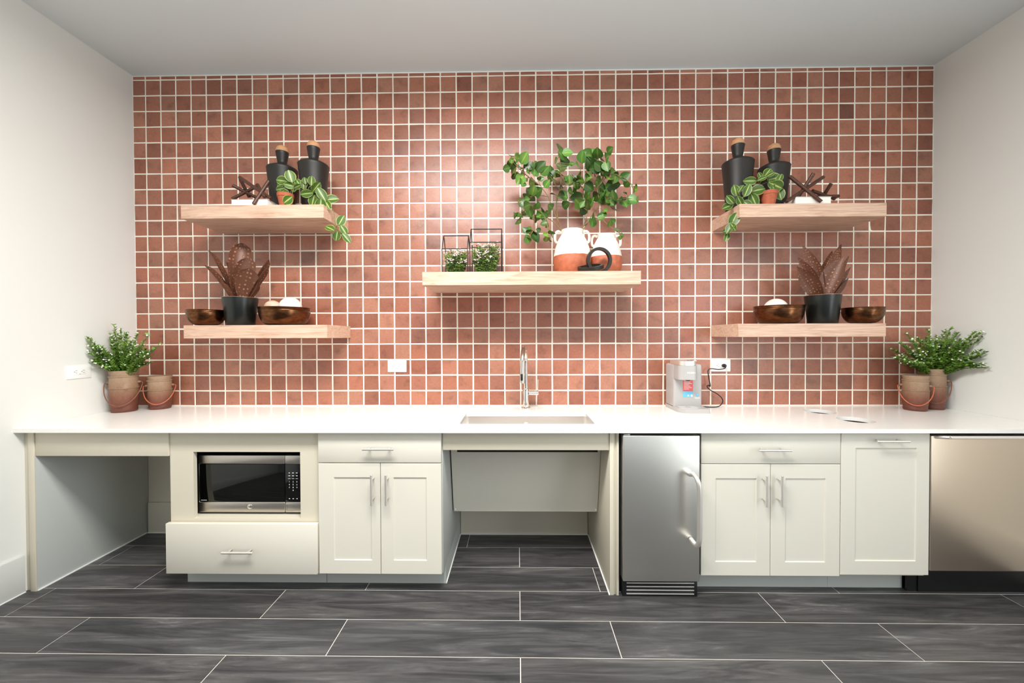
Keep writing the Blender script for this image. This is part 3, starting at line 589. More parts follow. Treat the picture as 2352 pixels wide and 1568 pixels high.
# -- right door cabinet
t=Thing('base_cabinet','painted base cabinet with drawer and two shaker doors right of the small refrigerator','cabinet',(1.27,-.3,0),group='shaker base cabinets')
t.w('carcass',box(.921,1.6195,-.588,.002,.10,CB-.001),M['cabframe'])
t.w('toe_kick',box(.921,1.6195,-.530,-.512,0,.10),M['panelgrey'])
dr=t.w('drawer',box(.9225,1.6155,YD,YD+.02,.676,.829,.0015),M['cab'])
bar_handle(t,dr,(1.191,-.645,.752),(1.349,-.645,.752),.034)
d=t.w('door',shaker(.9225,1.2685,.108,.6725,.995,1.200,.178,.6015),M['cab'],smooth=False)
bar_handle(t,d,(1.2305,-.645,.472),(1.2305,-.645,.628),.034)
d=t.w('door',shaker(1.2715,1.6155,.108,.6725,1.343,1.543,.178,.6015),M['cab'],smooth=False)
bar_handle(t,d,(1.3055,-.645,.472),(1.3055,-.645,.628),.034)
# -- waste pull-out
t=Thing('waste_cabinet','painted pull-out waste cabinet with one tall shaker front beside the dishwasher','cabinet',(1.84,-.3,0))
t.w('side_panel',box(1.6205,1.636,-.588,.002,.10,CB-.001),M['cabframe'])
t.w('side_panel',box(2.040,2.056,-.588,.002,.10,CB-.001),M['cabframe'])
t.w('bottom_panel',box(1.636,2.040,-.588,.0,.10,.118),M['cabframe'])
t.w('toe_kick',box(1.6205,2.005,-.530,-.512,0,.10),M['panelgrey'])
for i,(hx,hy,hr) in enumerate(HOLES):
    t.w('waste_bin',lathe([(.085,.14),(.10,.60),(.104,.60),(.104,.59)],28,hx,hy+(.0 if i else -.0)),M['black'])
d=t.w('pull_out_front',shaker(1.6195,2.056,.116,.829,1.690,1.992,.186,.7555),M['cab'],smooth=False)
bar_handle(t,d,(1.765,-.645,.797),(1.923,-.645,.797),.034)

# ================================================================== APPLIANCES
t=Thing('undercounter_refrigerator','narrow stainless steel undercounter refrigerator with curved handle beneath the countertop','refrigerator',(.715,-.3,0))
t.w('cabinet_body',box(.527,.906,-.560,-.02,.015,.830),M['black'])
t.w('gasket',box(.530,.903,-.575,-.560,.09,.822),M['black'])
d=t.w('door',box(.5255,.9065,-.632,-.575,.0885,.8225,.004,3),M['steel'])
hp=[(.858,-.633,.630),(.861,-.672,.640),(.867,-.696,.618),(.872,-.702,.575),(.873,-.702,.48),(.873,-.702,.37),(.871,-.700,.325),(.866,-.684,.300),(.862,-.633,.304)]
t.w('handle',tube(hp,.0115,16,sub=5),M['satin'],d)
gr=t.w('kick_grille',box(.5275,.9055,-.612,-.560,.0,.0865,.003),M['black'])
for k in range(4):
    t.w('grille_slat',box(.548,.888,-.6155,-.6115,.012+.0185*k,.017+.0185*k,.001),M['satin'],gr)
t.w('hinge',box(.532,.562,-.625,-.58,.8235,.8275,.001),M['satin'],d)
t.w('side_trim',box(.5135,.526,-.575,-.30,.0,CB-.002),M['gap'])

t=Thing('dishwasher','stainless steel dishwasher with bar handle at far right under the countertop','dishwasher',(2.37,-.3,0))
t.w('tub',box(2.066,2.662,-.580,-.03,.10,.826),M['black'])
d=t.w('door',box(2.0595,2.667,-.6145,-.582,.139,.818,.003,3),M['steelw'])
h=t.w('handle',cyl((2.092,-.668,.8225),(2.64,-.668,.8225),.0075,16,.001),M['satin'],d)
for x in (2.092,2.638):
    t.w('handle_bracket',tube([(x-.012 if x<2.3 else x+.012,-.612,.812),(x-.004 if x<2.3 else x+.004,-.645,.818),(x+(.012 if x<2.3 else -.012),-.668,.8225)],.008,10,sub=3),M['satin'],h)
t.w('kick_plate',box(2.0575,2.704,-.560,-.545,.0,.136),M['black']); t.w('kick_plate_end',box(2.006,2.0575,-.555,-.545,.0,.098),M['black'])
single('filler_panel',box(2.669,WR-.0005,-.60,-.58,.138,CB-.001),M['cabframe'],'narrow painted filler strip between dishwasher and right wall','panel',(2.687,-.59,.0))

# microwave
t=Thing('microwave','stainless and black countertop microwave inside the open cabinet niche','microwave',(-1.43,-.3,.381))
mx0,mx1,mz0,mz1=-1.722,-1.140,.392,.697
mx0=-1.694
YM=-.545
t.w('case',box(mx0+.004,mx1-.004,YM+.022,-.10,mz0+.002,mz1-.002,.003),M['black'])
fr=t.w('door',box(mx0,-1.232,YM,YM+.024,mz0,mz1,.004,3),M['black'])
t.w('top_rail',box(mx0+.001,-1.232,YM-.006,YM+.010,.650,mz1-.001,.004,3),M['steelh'],fr)
lr=t.w('lower_rail',box(mx0+.001,-1.232,YM-.006,YM+.010,mz0+.001,.447,.004,3),M['steelh'],fr)
t.w('door_glass',box(mx0+.007,-1.233,YM-.004,YM+.002,.449,.648,.0015),M['glassblack'],fr)
t.w('side_trim',box(mx0,mx0+.006,YM-.0055,YM+.010,.447,.650,.001),M['silver'],fr)
t.w('round_badge',lathe([(.0125,0),(.0125,.002),(.011,.003)],28).xf(Matrix.Translation((-1.418,YM-.006,.424))@Matrix.Rotation(pi/2,4,'X')),M['silver'],lr)
cp=t.w('control_panel',box(-1.230,mx1,YM-.003,YM+.024,.4475,.6495,.002),M['glassblack'])
t.w('top_rail',box(-1.230,mx1,YM-.006,YM+.02,.650,mz1-.001,.004,3),M['steelh'],cp)
t.w('release_button',box(-1.230,mx1,YM-.006,YM+.02,mz0+.001,.447,.004,3),M['steelh'],cp)
t.w('button_outline',frame(-1.222,-1.145,.405,.436,-1.2195,-1.1475,.4075,.4335,YM-.0072,YM-.006),M['silver'],cp,smooth=False)
kx=[-1.208,-1.188,-1.168]
for r in range(10):
    for c in range(3):
        x=kx[c]; z=.602-.0152*r
        if 3<=r<=8: continue
        w=random.choice([.0035,.0045,.005]); t.w('key_mark',box(x-w,x+w,YM-.0036,YM-.003,z-.0013,z+.0013),M['print'],cp)
for k in range(3): t.w('key_mark',box(kx[k]-.006,kx[k]+.006,YM-.0036,YM-.003,.5705,.5725),M['print'],cp)

for k in range(3): t.w('foot',box(mx0+.03+k*.22,mx0+.055+k*.22,YM+.04,YM+.065,.3812,mz0+.001),M['black'])
def text(T,parent,name,s,size,loc,mat,rot=(pi/2,0,0),ext=.0004,align='CENTER'):
    cu=bpy.data.curves.new(name,'FONT'); cu.body=s; cu.size=size; cu.extrude=ext; cu.align_x=align; cu.resolution_u=3
    ob=bpy.data.objects.new(name,cu); COL.objects.link(ob); dg=bpy.context.evaluated_depsgraph_get()
    me=bpy.data.meshes.new_from_object(ob.evaluated_get(dg)); bpy.data.objects.remove(ob)
    me.materials.clear(); me.materials.append(mat)
    o=bpy.data.objects.new(name,me); COL.objects.link(o); o.parent=parent
    base=Vector(T.loc) if parent is T.o else Vector(T.loc)
    o.location=Vector(loc)-base; o.rotation_euler=rot; return o
for i,dgt in enumerate('123456789'):
    text(t,cp,'keypad_digit',dgt,.0095,(kx[i%3],YM-.0032,.552-.0152*(i//3)),M['print'])
text(t,cp,'keypad_digit','0',.0095,(kx[1],YM-.0032,.552-.0456),M['print'])
mg=G()
for x in (-1.680,-1.672,-1.664,-1.656): mg.merge(box(x,x+.006,YM-.0046,YM-.004,.4555,.4575))
t.w('print_line',mg,M['print'],fr)

# coffee maker
t=Thing('coffee_maker','warm grey single-serve coffee maker with silver lid on the countertop','coffee maker',(1.06,-.13,CT))
X0,X1=.967,1.142
t.w('tank_body',box(X0,X1,-.160,-.028,CT+.012,1.143,.012,4),M['coffee'])
hd=prism([(p[0],p[1]) for p in rrect(X0+.001,1.080,-.246,-.13,.03,8)],'z',1.056,1.140)
t.w('brew_head',hd,M['coffee'],angle=30)
lid=prism([(p[0],p[1]) for p in rrect(X0+.006,1.078,-.243,-.06,.036,8)],'z',1.1405,1.168)
ld=t.w('lid',lid,M['satin'],angle=30)
t.w('lid_handle',box(1.02,1.070,-.245,-.225,1.1685,1.1725,.0015),M['silver'],ld)
bs=G(); poly=[(X0,-.03),(X0,-.205),(X0+.010,-.232),(X0+.03,-.252),(X0+.06,-.260),(X1-.006,-.260),(X1,-.254),(X1,-.03)]
t.w('base',prism(poly,'z',CT,.884),M['coffee'],angle=30)
t.w('drip_tray',prism([(p[0],p[1]) for p in rrect(X0+.012,1.09,-.248,-.165,.02)],'z',.884,.8865),M['coffee2'])
t.w('spout_nozzle',lathe([(.012,1.046),(.018,1.056)],20,1.035,-.20),M['black'])
st=t.w('red_label',box(1.024,1.085,-.1612,-.1602,.977,1.048),M['stred'])
t.w('blue_label',box(1.024,1.085,-.1612,-.1602,.941,.9765),M['stblue'],st)
for k in range(7): t.w('print_line',box(1.029,1.060+.018*((k*7)%3)/2,-.1617,-.1612,1.040-.0085*k,1.0425-.0085*k),M['print'],st)
t.w('print_icon',box(1.052,1.060,-.1617,-.1612,.945,.953),M['print'],st); t.w('print_icon',box(1.072,1.082,-.1617,-.1612,.943,.955),M['print'],st)

t.w('power_button',lathe([(.0085,0),(.0085,.002),(.007,.003)],24).xf(Matrix.Translation((1.112,-.160,.953))@Matrix.Rotation(pi/2,4,'X')),M['stblue'])
bt=G()
for w,z in ((.018,.937),(.014,.931)): bt.merge(box(1.112-w,1.112+w,-.1608,-.160,z,z+.0012))
t.w('button_print',bt,M['print'])
text(t,t.o,'maker_lettering','KEURIG',.0145,(1.036,-.2466,1.094),M['print'])
t.w('cup_ring',lathe([(.016,.8866),(.016,.8876)],24,1.035,-.205),M['coffee'])

# cord
cp_=[(1.353,-.028,1.123),(1.345,-.040,1.108),(1.308,-.035,1.100),(1.262,-.030,1.105),(1.243,-.028,1.092),(1.246,-.03,1.05),(1.257,-.03,.992),(1.243,-.034,.998),(1.236,-.03,.990),(1.245,-.03,.975),(1.261,-.035,.962),(1.300,-.045,.938),(1.322,-.055,.910),(1.318,-.06,.885),(1.290,-.065,.864),(1.230,-.07,.8615),(1.145,-.075,.868)]
t=Thing('power_cord','thin black power cord running from wall outlet to coffee maker','cord',(1.25,-.03,CT))
t.w('cable',tube(cp_,.0032,8,sub=5),M['black'])
t.w('plug',lathe([(.012,0),(.0125,.012),(.010,.022),(.006,.026)],20).xf(Matrix.Translation((1.353,-.0080,1.123))@Matrix.Rotation(pi/2,4,'X')),M['black'])
t.w('cable_tie',cyl((1.249,-.031,.988),(1.250,-.031,1.000),.005,10),M['black'])

# outlets
def outlet(label,loc,rz=0):
    T=Thing('wall_outlet',label,'outlet',loc,rz=rz)
    w,h=.0625,.0395
    pl=T.l('cover_plate',box(-w,w,-.0062,-.0005,-h,h,.002,2),M['white'])
    T.l('receptacle',box(-.034,.034,-.0082,-.0062,-.0165,.0165,.0012),M['white'],pl)
    g=G()
    for sx in (-.017,.021):
        g.merge(box(sx-.0050,sx+.0050,-.0085,-.0081,.0060,.0078)); g.merge(box(sx-.004,sx+.004,-.0085,-.0081,-.0072,-.0055))
        g.merge(lathe([(.0022,0),(.0022,.0004)],12).xf(Matrix.Translation((sx-.010,-.0081,0))@Matrix.Rotation(pi/2,4,'X')))
    g.merge(box(-.003,.004,-.0085,-.0081,-.0145,-.0125))
    T.l('slots',g,M['slot'],pl)
    for sx in (-.0485,.0485):
        T.l('screw',lathe([(.0026,0),(.0022,.0006)],12).xf(Matrix.Translation((sx,-.0062,0))@Matrix.Rotation(pi/2,4,'X')),M['white'],pl)
    return T
outlet('white outlet plate on the tiled wall left of the faucet',(-.8035,0,1.1235))
outlet('white outlet plate with a black plug beside the coffee maker',(1.338,0,1.1235))
outlet('white outlet plate on the plain left wall beside the tall crock',(WL-.0005,-.344,1.121),rz=pi/2)

# ================================================================== SHELVES
def shelf(label,x0,x1,yd,z0,z1):
    T=Thing('floating_shelf',label,'shelf',((x0+x1)/2,0,z0),group=None)
    T.w('board',box(x0,x1,-yd,-.0012,z0,z1,.0012,1),M['oak'])
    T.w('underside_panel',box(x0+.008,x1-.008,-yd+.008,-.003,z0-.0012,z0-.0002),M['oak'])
    return T
SZ=dict(UL=(2.010,2.087),UR=(2.000,2.076),LL=(1.313,1.390),LR=(1.312,1.388),C=(1.610,1.686))
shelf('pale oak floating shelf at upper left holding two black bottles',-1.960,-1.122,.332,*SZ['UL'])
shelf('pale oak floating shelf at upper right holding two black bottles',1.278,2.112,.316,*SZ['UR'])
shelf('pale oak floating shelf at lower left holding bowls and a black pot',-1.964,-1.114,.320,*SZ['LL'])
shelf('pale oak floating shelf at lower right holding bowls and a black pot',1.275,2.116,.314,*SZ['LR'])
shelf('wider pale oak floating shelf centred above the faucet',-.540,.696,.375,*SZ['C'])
# ================================================================== SHELF THINGS
# black bottles
T=Thing('bottle','matte black shouldered bottle with wood stopper, upper left shelf, nearer the corner','bottle',(-1.495,-.112,SZ['UL'][1]+.0004),group='black bottles with wood stoppers')
prof=[(.062,0),(.066,.006),(.070,.08),(.0785,.19),(.088,.288),(.0895,.296),(.086,.301),(.060,.316),(.031,.328),(.0265,.334),(.029,.350),(.036,.392),(.0385,.404),(.0375,.407),(.033,.407)]
T.l('body',lathe(prof,56),M['blackvase'],angle=50)
T.l('stopper',lathe([(.033,.404),(.037,.409),(.036,.424),(.029,.438),(.016,.447),(.0001,.4505)],32),M['cork'],angle=60)
for q in (((-1.266,-.165,SZ['UL'][1]+.0004),'matte black shouldered bottle with wood stopper, upper left shelf, nearer the room centre'),
          ((1.352,-.165,SZ['UR'][1]+.0004),'matte black shouldered bottle with wood stopper, upper right shelf, nearer the room centre'),
          ((1.617,-.095,SZ['UR'][1]+.0004),'matte black shouldered bottle with wood stopper, upper right shelf, nearer the corner')):
    dup(T.o,q[0],0,q[1],'black bottles with wood stoppers')
# books
def book(label,x0,x1,y0,y1,z,h):
    T=Thing('book',label,'book',((x0+x1)/2,(y0+y1)/2,z))
    T.w('pages',box(x0+.003,x1-.003,y0+.002,y1-.003,z+.003,z+h-.003),M['bookwhite'])
    T.w('cover',box(x0,x1,y0,y1,z+.0004,z+.003,.0005),M['cover']); T.w('cover',box(x0,x1,y0,y1,z+h-.003,z+h,.0005),M['cover'])
    T.w('spine',box(x0-.001,x1+.001,y1-.0025,y1,z+.0004,z+h,.0005),M['bookwhite'])
book('white book lying flat under the rod sculptures on the upper left shelf',-1.690,-1.470,-.298,-.207,SZ['UL'][1],.046)
book('white book lying flat under the rod sculptures on the upper right shelf',1.616,1.826,-.284,-.190,SZ['UR'][1],.050)
# jacks
def jack(label,rods,zmin,group):
    c=Vector((0,0,0))
    for a,b in rods: c+=(Vector(a)+Vector(b))/2
    c/=len(rods)
    lo=min(min(a[2],b[2]) for a,b in rods)
    T=Thing('rod_sculpture',label,'sculpture',(c.x,c.y,zmin),group=group)
    bk=(-1.70,-1.46,-.302,-.200,.046) if c.x<0 else (1.606,1.836,-.290,-.185,.050)
    for a,b in rods:
        a=Vector(a);b=Vector(b)
        for p in (a,b):
            p.z=max(p.z,zmin+.0125); p.y=min(p.y,-.02)
            if bk[0]<p.x<bk[1] and bk[2]<p.y<bk[3]: p.z=max(p.z,zmin+bk[4]+.013)
        T.w('rod',cyl(a,b,.0100,14,.001),M['twig'])
jack('dark crossed-rod sculpture leaning in front of the book, upper left shelf',JACKS['A'],SZ['UL'][1],None)
jack('dark crossed-rod sculpture behind the front one, upper left shelf',JACKS['B'],SZ['UL'][1]+.0,None)
jack('large dark crossed-rod sculpture beside the black bottle, upper right shelf',JACKS['C'],SZ['UR'][1],None)
jack('small dark crossed-rod sculpture at the right end of the book, upper right shelf',JACKS['D'],SZ['UR'][1]+.0,None)

# leaf builders
def leaf(g,base,d,nrm,L,W,col,curl=.15,cup=.12,shape=0,nv=6):
    """leaf blade as a curved strip with a midrib; u = distance from midrib"""
    d=Vector(d).normalized(); nrm=Vector(nrm); s=d.cross(nrm)
    if s.length<1e-4: s=Vector((1,0,0))
    s.normalize(); nrm=s.cross(d).normalized(); base=Vector(base)
    vs=[];us=[]
    for i in range(nv+1):
        v=i/nv
        if shape==0: w=math.sin(pi*min(1,v*.97+.02))**.62            # round oval
        elif shape==1: w=math.sin(pi*v**.75)**.75                     # obovate
        else: w=(math.sin(pi*v**.62))**.8                             # lance
        if i==nv: w=.04
        if i==0: w=.06
        p=base+d*L*v-nrm*curl*L*(v*v)
        hw=W/2*w
        for k,sg in enumerate((-1,-.5,0,.5,1)):
            vs.append(p+s*hw*sg+nrm*cup*hw*(sg*sg)); us.append((abs(sg),v))
    fs=[(i*5+k,i*5+k+1,(i+1)*5+k+1,(i+1)*5+k) for i in range(nv) for k in range(4)]
    g.add(vs,fs,col,us)
def tint(a=.8,b=1.25,y=.12):
    v=random.uniform(a,b); k=random.uniform(-y,y*1.6); return (v*(1+k),v*(1+k*.3),v*(1-k*.4))
CAM=Vector((0,-2.55,1.318))

# terracotta pot plants (trailing, variegated)
def vine(label,leaves,potc,ptop,side,trail):
    T=Thing('trailing_plant',label,'potted plant',potc,group=None)
    x,y,z=potc
    T.w('pot',lathe([(.030,z+.0004),(.043,z+.065),(.046,z+.066),(.047,z+.086),(.043,z+.087),(.040,z+.074),(.0001,z+.072)],32,x,y),M['terra'])
    T.w('soil',lathe([(.0405,z+.0745),(.0001,z+.079)],24,x,y),M['soil'])
    g=G(); sg=G(); top=Vector((x,y,z+.078))
    for (lx,ly,lz,L,a,asp) in leaves:
        a=math.radians(a); c=Vector((lx,ly,lz)); cd=(CAM-c).normalized()
        side_=Vector((1,0,0)); d=Vector((math.cos(a),random.uniform(-.3,.2),math.sin(a))).normalized()
        nn=(cd+Vector((random.uniform(-.35,.35),0,random.uniform(.0,.55)))).normalized()
        L*=1.18
        leaf(g,c-d*L*.5,d,nn,L,L*max(.62,asp)*1.0,tint(.62,.95,.06),.10,.22,0,8)
        # petiole back to the nearest trail
        hang=lz<z-.02
        src=min(trail,key=lambda t:(Vector(t)-(c-d*L*.5)).length)
        b=c-d*L*.5; mid=(b+Vector(src))/2+Vector((0,-.008,.006))
        sg.merge(tube([src,mid,b],.0014,5,sub=3))
    sg.merge(tube([top+Vector((0,0,-.004))]+[Vector(t) for t in trail],.0020,6,sub=4))
    T.w('stems',sg,M['stemg']); T.w('leaves',plain(g),M['vineleaf'],angle=80)
z=SZ['UL'][1]
vine('green and cream trailing plant in terracotta pot spilling over the upper left shelf',VINE_L,(-1.385,-.262,z),0,1,
   [(-1.40,-.262,z+.12),(-1.38,-.27,z+.135),(-1.32,-.28,z+.12),(-1.24,-.285,z+.085),(-1.17,-.28,z+.045),(-1.115,-.27,z+.012),(-1.098,-.26,z-.02),(-1.094,-.255,z-.07),(-1.090,-.25,z-.115)])
z=SZ['UR'][1]
vine('green and cream trailing plant in terracotta pot spilling over the upper right shelf',VINE_R,(1.478,-.262,z),0,-1,
   [(1.50,-.262,z+.125),(1.47,-.27,z+.14),(1.41,-.28,z+.115),(1.35,-.285,z+.075),(1.30,-.28,z+.035),(1.266,-.275,z+.012),(1.254,-.27,z-.03),(1.252,-.268,z-.09),(1.252,-.266,z-.14)])

# brown speckled plants
def succulent(label,leaves,c,r):
    T=Thing('potted_succulent',label,'potted plant',c)
    x,y,z=c
    T.w('pot',lathe([(r*.77,z+.0004),(r*.80,z+.004),(r*.985,z+.165),(r*.985,z+.172),(r*.93,z+.172),(r*.90,z+.150),(.0001,z+.149)],48,x,y),M['blackpot'])
    T.w('rim',lathe_open([(r*.99,z+.1725),(r*.992,z+.1745),(r*.935,z+.1745),(r*.93,z+.1725),(r*.99,z+.1725)],48,x,y),M['rim'])
    T.w('soil',lathe([(r*.905,z+.151),(.0001,z+.158)],24,x,y),M['soil'])
    for (b,t,w,edge) in leaves:
        b=Vector(b);t=Vector(t); dx=b-Vector((x,y,b.z)); dx.z=0
        if dx.length>r*.7: dx*=r*.7/dx.length
        b=Vector((x,y,z+.148))+dx
        d=t-b; L=d.length; g=G(); d.normalize()
        out=Vector((t.x-x,t.y-y,0)); 
        toc=(CAM-t).normalized()
        s=d.cross(toc).normalized()
        if edge: # blade seen nearly edge-on: turn it about its own axis
            s=(s*.45+d.cross(s)*.9).normalized(); ww=w*.95
        else: ww=w*.92
        nrm=s.cross(d).normalized()
        if nrm.dot(toc)<0: nrm=-nrm
        nv=14; nu=6; vs=[];us=[]; fs=[]
        bow=Vector((out.x,out.y,0)); bow=bow.normalized() if bow.length>.01 else Vector((0,-1,0))
        for side in (1,-1):
            for i in range(nv+1):
                v=i/nv
                if c[0]<0: w_=(.42+.58*math.sin(min(1,v/.68)*pi/2)**1.3)*(1 if v<.74 else max(.12,math.sqrt(max(0,1-((v-.74)/.262)**2))))
                else: w_=(.40+.60*math.sin(min(1,v/.55)*pi/2))*(1 if v<.55 else max(.06,1-((v-.55)/.452)**1.7))
                p=b+d*L*v+bow*(-.16*L*v*(1-v)*1.2)
                for k in range(nu+1):
                    q=k/nu*2-1
                    vs.append(p+s*ww/2*w_*q+nrm*(ww*.22*w_*(q*q)-ww*.1)+nrm*(.0022*side*(1-q*q)))
                    us.append((k/nu*5+.5*(i%2)*0,v*L/ww*4.6+side*31))
        off=(nv+1)*(nu+1)
        for sd in (0,1):
            for i in range(nv):
                for k in range(nu):
                    a=sd*off+i*(nu+1)+k
                    f=(a,a+1,a+nu+2,a+nu+1); fs.append(f if sd==0 else f[::-1])
        g.add(vs,fs,(1,1,1),us)
        T.w('leaf',g,M['succ'],angle=70)
succulent('brown speckled broad-leaf plant in black pot on the lower left shelf',SUCC_L,(-1.718,-.19,SZ['LL'][1]),.096)
succulent('brown speckled broad-leaf plant in black pot on the lower right shelf',SUCC_R,(1.852,-.19,SZ['LR'][1]),.093)

# bronze bowls
def bowl(label,c,r,h,foot):
    T=Thing('bowl',label,'bowl',c,group=None)
    pr=[(foot*.95,.0004),(foot,.003)]
    for k in range(1,9):
        u=k/8; pr.append((foot+(r-foot)*math.sin(u*pi/2*.98)**.85,.003+(h*.80)*(1-math.cos(u*pi/2))))
    pr+=[(r*1.0,h*.84),(r*.985,h*.86),(r*1.0,h*.88),(r*1.005,h*.92),(r*.99,h*.94),(r*1.01,h*.965),(r*1.015,h),(r*.985,h*.995)]
    inner=[(r*.965,h*.84),(r*.90,h*.60),(r*.72,h*.34),(r*.45,h*.16),(.0001,h*.11)]
    T.l('shell',lathe(pr+inner,56),M['bronze'],angle=50)
    return T
bowl('small empty bronze bowl at the left end of the lower left shelf',(-1.905,-.225,SZ['LL'][1]),.099,.096,.040)
bowl('wide bronze bowl holding two balls on the lower left shelf',(-1.452,-.170,SZ['LL'][1]),.143,.112,.082)
bowl('small empty bronze bowl at the right end of the lower right shelf',(2.062,-.225,SZ['LR'][1]),.100,.096,.040)
bowl('wide bronze bowl holding two balls on the lower right shelf',(1.600,-.170,SZ['LR'][1]),.132,.112,.076)
def ball(label,c,r,m):
    single('decorative_ball',sphere(c,r,32,18),M[m],label,'ball',c,angle=80)
z=SZ['LL'][1]
ball('large white ball resting in the wide bowl on the lower left shelf',(-1.418,-.170,z+.023+.0890),.066,'ballw')
ball('smaller pink striped ball resting in the wide bowl on the lower left shelf',(-1.529,-.170,z+.020+.089),.0500,'ballp')
z=SZ['LR'][1]
ball('large white ball resting in the wide bowl on the lower right shelf',(1.574,-.185,z+.090),.066,'ballw')
ball('smaller pale ball resting in the wide bowl on the lower right shelf',(1.676,-.150,z+.084),.040,'ballp')

# white dipped jars
def jar(label,c,R,H):
    T=Thing('handled_jar',label,'jar',c)
    pr=[(R*.60,.0004),(R*.70,.003),(R*.86,H*.10),(R*.97,H*.24),(R,H*.36),(R*.975,H*.48),(R*.90,H*.62),(R*.76,H*.78),(R*.60,H*.89),(R*.54,H*.93),(R*.56,H*.96),(R*.60,H*.985),(R*.60,H),(R*.54,H),(R*.50,H*.95),(R*.55,H*.85),(R*.3,H*.75),(.0001,H*.75)]
    T.l('body',lathe(pr,56),M['dip'],angle=60)
    for s in (-1,1):
        T.l('handle',tube([(s*R*.56,0,H*.955),(s*R*.74,0,H*.985),(s*R*.88,0,H*.94),(s*R*.92,0,H*.85),(s*R*.88,0,H*.76),(s*R*.76,0,H*.735)],.008,12,sub=5),M['dip'])
    return T
zc=SZ['C'][1]
jar('larger white and terracotta two-handled jar holding the leafy branches',(.340,-.155,zc),.116,.288)
jar('smaller white and terracotta two-handled jar at the right end of the centre shelf',(.5565,-.128,zc),.098,.266)
# leafy branches
T=Thing('leafy_branches','bushy green fig-leaf branches standing in the larger white jar','plant',(.34,-.155,zc+.24))
sg=G(); lf=G(); allp=[]
for b in FIG_BRANCHES:
    P=[Vector(p) for p in b]
    if P[0].z<1.99 and abs(P[0].x-.34)<.12: P=[Vector((.34+(P[0].x-.34)*.35,-.155,zc+.235))]+P
    sp=smooth_path(P,5); allp+=sp
    sg.merge(tube(P,.0034,7,sub=5,r2=.0016))
xtra=[(x+random.uniform(-1,1)*s*1.3,min(-.04,y+random.uniform(-.03,.03)),z+random.uniform(-1,1)*s*1.2,s*.85) for (x,y,z,s) in FIG_LEAVES if random.random()<.6]
for (x,y,z,s) in FIG_LEAVES+xtra:
    c=Vector((x,y,z)); q=min(allp,key=lambda p:(p-c).length); dv=c-q
    if dv.length<.008: dv=Vector((random.uniform(-1,1),-.2,random.uniform(-.2,1)))*.02
    d=dv.normalized()+Vector((random.uniform(-.35,.35),random.uniform(-.5,.3),random.uniform(-.35,.35))); d.normalize()
    cd=(CAM-c).normalized(); nn=(cd+Vector((random.uniform(-.6,.6),random.uniform(-.3,.3),random.uniform(-.25,.7)))).normalized()
    if abs(nn.dot(d))>.85: nn=(nn+Vector((.6,.2,.5))).normalized()
    L=s*3.0; W=s*2.6
    b=c-d*L*.5
    if b.y>-.02: b.y=-.02
    t=b+d*L
    if t.y>-.012: d.y=-abs(d.y)
    v=random.choice([.42,.6,.8,.95,1.15,1.4]); k=random.choice([0,.05,.12,.3])
    leaf(lf,b,d,nn,L,W,(v*(1+k),v,v*(1-k*.6)),.10,.18,1,7)
    sg.merge(tube([q,(q+b)/2+Vector((0,0,.003)),b],.0011,5,sub=2))
T.w('stems',sg,M['stemb']); T.w('leaves',plain(lf),M['figleaf'],angle=80)
# linked rings
T=Thing('linked_ring_sculpture','dark iron sculpture of two linked rings in front of the jars','sculpture',(.46,-.28,zc))
def ring(c,R,a,b,rot):
    """ring of rectangular section: radial half a, axial half b"""
    g=G(); n=56; vs=[]
    for i in range(n):
        t=2*pi*i/n
        for (dr,dz) in ((-a,-b),(a,-b),(a*1.0,b),(-a,b)):
            vs.append(Vector(((R+dr)*math.cos(t),(R+dr)*math.sin(t),dz)))
    fs=[(i*4+k,i*4+(k+1)%4,((i+1)%n)*4+(k+1)%4,((i+1)%n)*4+k) for i in range(n) for k in range(4)]
    g.add(vs,fs); g.xf(Matrix.Translation(c)@Euler(rot).to_matrix().to_4x4()); return g
T.w('upright_ring',ring((.478,-.292,zc+.0757),.067,.0085,.011,(pi/2+.06,0,.15)),M['iron'],angle=50)
T.w('lying_ring',ring((.428,-.296,zc+.0335),.067,.0085,.011,(.30,-.14,0)),M['iron'],angle=50)

